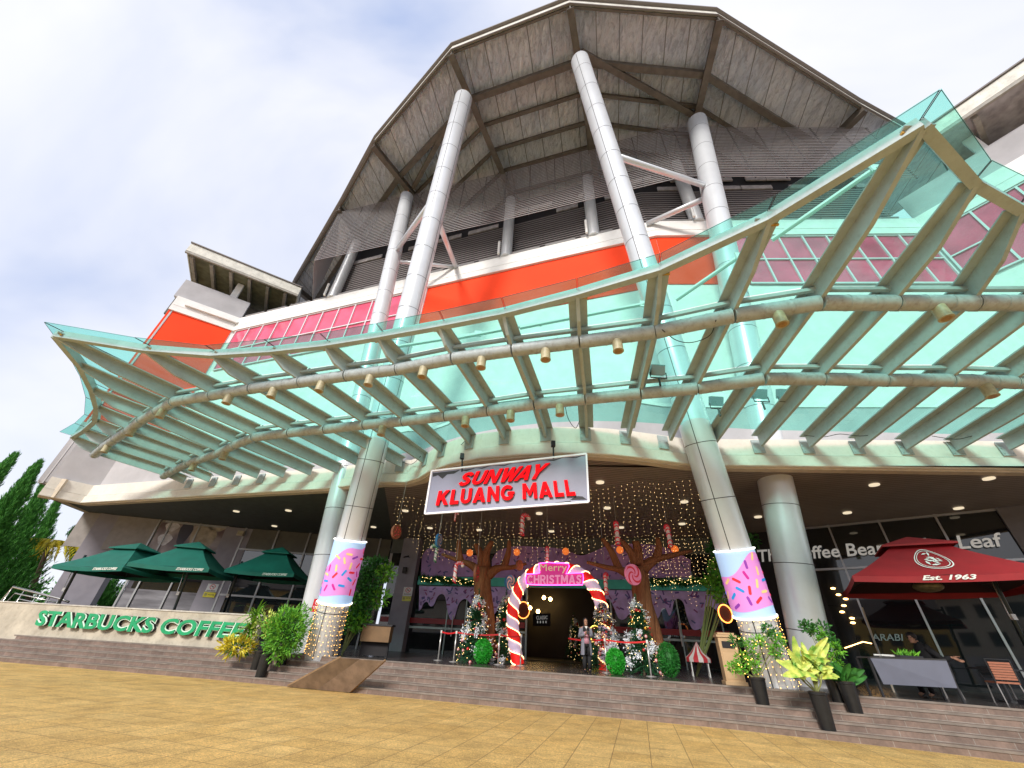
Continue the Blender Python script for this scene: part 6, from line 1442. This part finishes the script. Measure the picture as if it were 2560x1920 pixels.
def face(root,c,fd,s=1.):
    fd=fd.normalized(); sd=fd.cross(up).normalized(); 
    for x in (-1,1): mb=MB(); mb.ball(c+fd*.087*s+sd*.03*s*x+up*.012*s,.011*s,6,0,(1.3,1,.7)); mb.build('eye',blk,root)
    mb=MB(); mb.ball(c+fd*.083*s-up*.055*s,.018*s,8,0,(1.3,.6,.35)); mb.build('mouth',mat('lip',(.30,.08,.07),.5),root)
# standing person in the doorway
F0=Z(*C3(468,1606),.8); Hh=at((1467,1547),F0).z-.8; s=Hh/1.62
P0=lambda x,y,z:F0+V((x,y,z))*s
person=thing('person','person in grey cardigan, pink top and black headscarf standing and looking at a phone','person',F0)
J={'pel':P0(0,0,.88),'sp':P0(0,.01,1.08),'ch':P0(0,.0,1.25),'nk':P0(0,-.02,1.38),'hd':P0(-.005,-.06,1.47),'ls':P0(-.16,.0,1.31),'le':P0(-.24,-.03,1.05),'lw':P0(-.06,-.26,1.13),'rs':P0(.16,0,1.31),'re':P0(.23,-.04,1.05),'rw':P0(.05,-.27,1.12),'lh':P0(-.09,0,.84),'lk':P0(-.10,-.02,.46),'la':P0(-.09,.02,.09),'lt':P0(-.10,-.13,.03),'rh':P0(.09,0,.84),'rk':P0(.09,-.04,.46),'ra':P0(.07,.0,.09),'rt':P0(.08,-.16,.03)}
Rd={'pel':(.135*s,.10*s),'sp':(.12*s,.09*s),'ch':(.14*s,.095*s),'nk':.05*s,'hd':.07*s,'ls':.055*s,'le':.04*s,'lw':.027*s,'rs':.055*s,'re':.04*s,'rw':.027*s,'lh':.085*s,'lk':.055*s,'la':.036*s,'lt':.03*s,'rh':.085*s,'rk':.055*s,'ra':.036*s,'rt':.03*s}
E_=[('pel','sp'),('sp','ch'),('ch','nk'),('nk','hd'),('ch','ls'),('ls','le'),('le','lw'),('ch','rs'),('rs','re'),('re','rw'),('pel','lh'),('lh','lk'),('lk','la'),('la','lt'),('pel','rh'),('rh','rk'),('rk','ra'),('ra','rt')]
mb=skinmesh(J,E_,Rd,'pel',2); fd=V((.08,-1,-.28)); hc=P0(.0,-.07,1.51); head(mb,hc,V((.08,-1,0)),s)
hand(mb,J['lw'],V((.75,-.5,.25)),V((.2,.1,.9)),s,.8); hand(mb,J['rw'],V((-.6,-.5,.3)),V((-.2,.1,.9)),s,.8,-1)
body=mb.build('body',skin,person,True); face(person,hc,V((.08,-1,0)),s)
mb=MB(); ellip_loft(mb,[(P0(0,0,.84),.155*s,.125*s,0),(P0(0,-.01,1.0),.145*s,.12*s,0),(P0(0,-.01,1.2),.165*s,.125*s,0),(P0(0,0,1.34),.12*s,.09*s,0),(P0(0,-.01,1.38),.06*s,.06*s,0)]); mb.build('top',mat('pink_top',(.62,.30,.38),.8),person,True)
mb=MB()
for a,b,c_ in (('lh','lk','la'),('rh','rk','ra')):
    for p_,q_ ,ra_,rb_ in ((J[a]+up*.03,J[b],.10,.075),(J[b],J[c_]-up*.02,.075,.068)): mb.tube([p_,q_],[ra_*s,rb_*s],12)
    mb.ball(J[b],.076*s,10)
ellip_loft(mb,[(P0(0,0,.74),.15*s,.11*s,0),(P0(0,0,.90),.155*s,.125*s,0)]); mb.build('trousers',blk,person,True)
card=mat('grey_cardigan',(.20,.20,.24),.9,var=.1,vs=40)
vs=[];n=15; mb=MB(); rings=[(.50,.22,.15),(.66,.205,.145),(.85,.19,.14),(1.02,.175,.135),(1.2,.185,.14),(1.31,.17,.12),(1.385,.085,.085)]
for z,rx,ry in rings:
    for j in range(n): a=math.radians(-60+300*j/(n-1)); vs.append(P0(math.cos(a)*rx,math.sin(a)*ry,z))
mb.add(vs,[(i*n+j,i*n+j+1,(i+1)*n+j+1,(i+1)*n+j) for i in range(len(rings)-1) for j in range(n-1)])
for a,b,c_ in (('ls','le','lw'),('rs','re','rw')): mb.tube([J[a],J[b]],[.068*s,.058*s],10); mb.tube([J[b],J[b].lerp(J[c_],.9)],[.058*s,.042*s],10); mb.ball(J[b],.058*s,8)
mb.build('cardigan',card,person,True)
mb=MB(); vs=[]; nn=14; pr=[(-.30,.14,.12,.02),(-.20,.115,.10,.0),(-.13,.085,.09,.0),(-.05,.09,.10,.01),(.03,.094,.105,.018),(.09,.082,.092,.02),(.13,.045,.05,.02),(.142,.01,.01,.02)]
for z,rx,ry,o in pr:
    for j in range(nn):
        g_=52 if -.14<z<.075 else 8
        a=math.radians(-90+g_+(360-2*g_)*j/(nn-1)); vs.append(hc+V((math.cos(a)*rx,math.sin(a)*ry+o,z))*s)
mb.add(vs,[(i*nn+j,i*nn+j+1,(i+1)*nn+j+1,(i+1)*nn+j) for i in range(len(pr)-1) for j in range(nn-1)]); mb.build('headscarf',blk,person,True)
mb=MB(); mb.box(P0(0,-.36,1.19),(.075*s,.01*s,.14*s),Matrix.Rotation(-.6,3,'X')); o=mb.build('phone',M['joint']); tag(o,'dark phone held in both hands by the standing person','phone')
for a in ('lt','rt'): mb=MB(); mb.ball(J[a]+V((0,.03,.012)),.06*s,8,0,(.75,1.9,.7)); mb.build('shoe',blk,person,True)
mb=MB(); mb.prism([P0(-.05,-.125,1.36),P0(.0,-.15,1.28),P0(.05,-.125,1.36),P0(.0,-.1,1.40)],V((0,-.012,0))); mb.build('collar',M['white'],person)
# seated man behind the slate table
S0=V((11.35,13.15,.8)); hcp=at(C4(1058,985),S0); k=hcp.z; sx=1.0
S0=V((hcp.x+.14,13.15,.8))
man=thing('person','seated man in black with short dark hair, facing left behind the slate grey table','person',S0)
Q=lambda x,y,z:S0+V((x,y,z))
hz=hcp.z-.8
J={'pel':Q(.12,.1,.50),'sp':Q(.16,.08,hz-.52),'ch':Q(.10,.02,hz-.28),'nk':Q(.0,0,hz-.13),'hd':Q(-.10,0,hz-.03),'ls':Q(.04,-.17,hz-.24),'le':Q(.20,-.32,hz-.50),'lw':Q(.42,-.42,hz-.42),'rs':Q(.1,.2,hz-.22),'re':Q(-.05,.3,hz-.5),'rw':Q(-.28,.1,hz-.48),'lh':Q(.06,-.08,.48),'lk':Q(-.36,-.12,.50),'la':Q(-.34,-.12,.08),'lt':Q(-.48,-.13,.03),'rh':Q(.06,.2,.48),'rk':Q(-.36,.22,.50),'ra':Q(-.30,.22,.08),'rt':Q(-.44,.22,.03)}
Rd={'pel':(.10,.09),'sp':(.09,.08),'ch':(.10,.09),'nk':.055,'hd':.07,'ls':.065,'le':.048,'lw':.03,'rs':.065,'re':.048,'rw':.03,'lh':.09,'lk':.065,'la':.045,'lt':.035,'rh':.09,'rk':.065,'ra':.045,'rt':.035}
mb=skinmesh(J,E_,Rd,'pel',2); fdm=V((-1,-.35,-.1)); head(mb,hcp,V((-1,-.35,0)),1.05); hand(mb,J['lw'],V((.6,-.4,-.5)),V((.2,-.8,.3)),1.25,.5); hand(mb,J['rw'],V((-1,-.2,-.1)),V((0,0,1)),1,.6)
mb.build('body',skin,man,True); face(man,hcp,V((-1,-.35,0)),1.05)
mb=MB(); ellip_loft(mb,[(J['pel'],.19,.20,0),(J['sp'],.20,.22,0),(J['ch'],.20,.24,0),(J['ch']+V((-.03,0,.09)),.17,.20,0),(J['nk']+V((0.01,0,.0)),.095,.10,0),(J['nk']+V((-.02,0,.05)),.08,.085,0)]); mb.tube([J['ls'],J['rs']],.10,10)
for a,b,c_ in (('ls','le','lw'),('rs','re','rw')): mb.tube([J[a],J[b]],[.085,.07],10); mb.tube([J[b],J[b].lerp(J[c_],.75)],[.07,.05],10); mb.ball(J[b],.07,8); mb.ball(J[a],.09,8)
mb.build('jacket',blk,man,True)
mb=MB(); mb.ball(hcp+V((.035,.012,.05)),.122,14,0,(1.1,.92,.95)); mb.ball(hcp+V((.075,.025,-.02)),.095,10,0,(.8,.95,1.1)); mb.build('hair',mat('black_hair',(.012,.010,.010),.6),man,True)
mb=MB()
for a,b,c_ in (('lh','lk','la'),('rh','rk','ra')): mb.tube([J[a],J[b]],[.105,.085],10); mb.tube([J[b],J[c_]],[.085,.06],10); mb.ball(J[b],.085,8)
mb.build('trousers',blk,man,True)
dup(c1_,(S0.x+.18,S0.y+.06,.8),math.radians(-90),'brown rattan chair the seated man in black sits on')

# ================================================================= STREET BEHIND THE CAMERA (seen in the shop glass)
def shophouse(label,x0,x1,y,hgt,wallc,roofc):
    t=thing('shophouse',label,'building',((x0+x1)/2,y,0),'shophouses across the street'); mb=MB(); mb.box(((x0+x1)/2,y-5,hgt/2),(x1-x0,10,hgt)); mb.build('wall',wallc,t)
    mb=MB(); xm=(x0+x1)/2; a=[V((x0-.6,y+.8,hgt)),V((x1+.6,y+.8,hgt)),V((x1+.6,y-5,hgt+3.2)),V((x0-.6,y-5,hgt+3.2))]; mb.prism(a,up*.2); a=[V((x0-.6,y-10.8,hgt)),V((x1+.6,y-10.8,hgt)),V((x1+.6,y-5,hgt+3.2)),V((x0-.6,y-5,hgt+3.2))]; mb.prism(a[::-1],up*.2); mb.build('roof',roofc,t)
    n=max(2,int((x1-x0)/3.2)); w=(x1-x0)/n
    for i in range(n):
        for z in (4.8,7.8):
            if z+1.4<hgt: mb=MB(); mb.box((x0+w*(i+.5),y+.03,z),(w*.55,.08,1.5)); mb.build('window',M['joint'],t)
        mb=MB(); mb.box((x0+w*(i+.5),y+.03,1.5),(w*.8,.08,3)); mb.build('shutter',M['grey_wall'],t)
rfm=mat('dark_tile_roof',(.07,.045,.04),.8,var=.2); yw=mat('yellow_house_paint',(.55,.38,.10),.8,var=.1); cw_=mat('cream_house_paint',(.5,.46,.38),.8,var=.1)
for i,(x0,x1,hgt,wc) in enumerate(((-62,-40,9,cw_),(-38,-18,8,yw),(-16,4,9.5,cw_),(6,24,8,yw),(26,48,10,cw_),(50,72,9,yw))):
    shophouse(['cream shophouse across the street, far left block','yellow shophouse across the street, second block from the left','cream shophouse across the street straight behind the viewer','yellow shophouse across the street, right of centre','tall cream shophouse across the street, second from the right','yellow shophouse across the street, far right block'][i],x0,x1,-30-3*(i%2),hgt,wc,rfm)
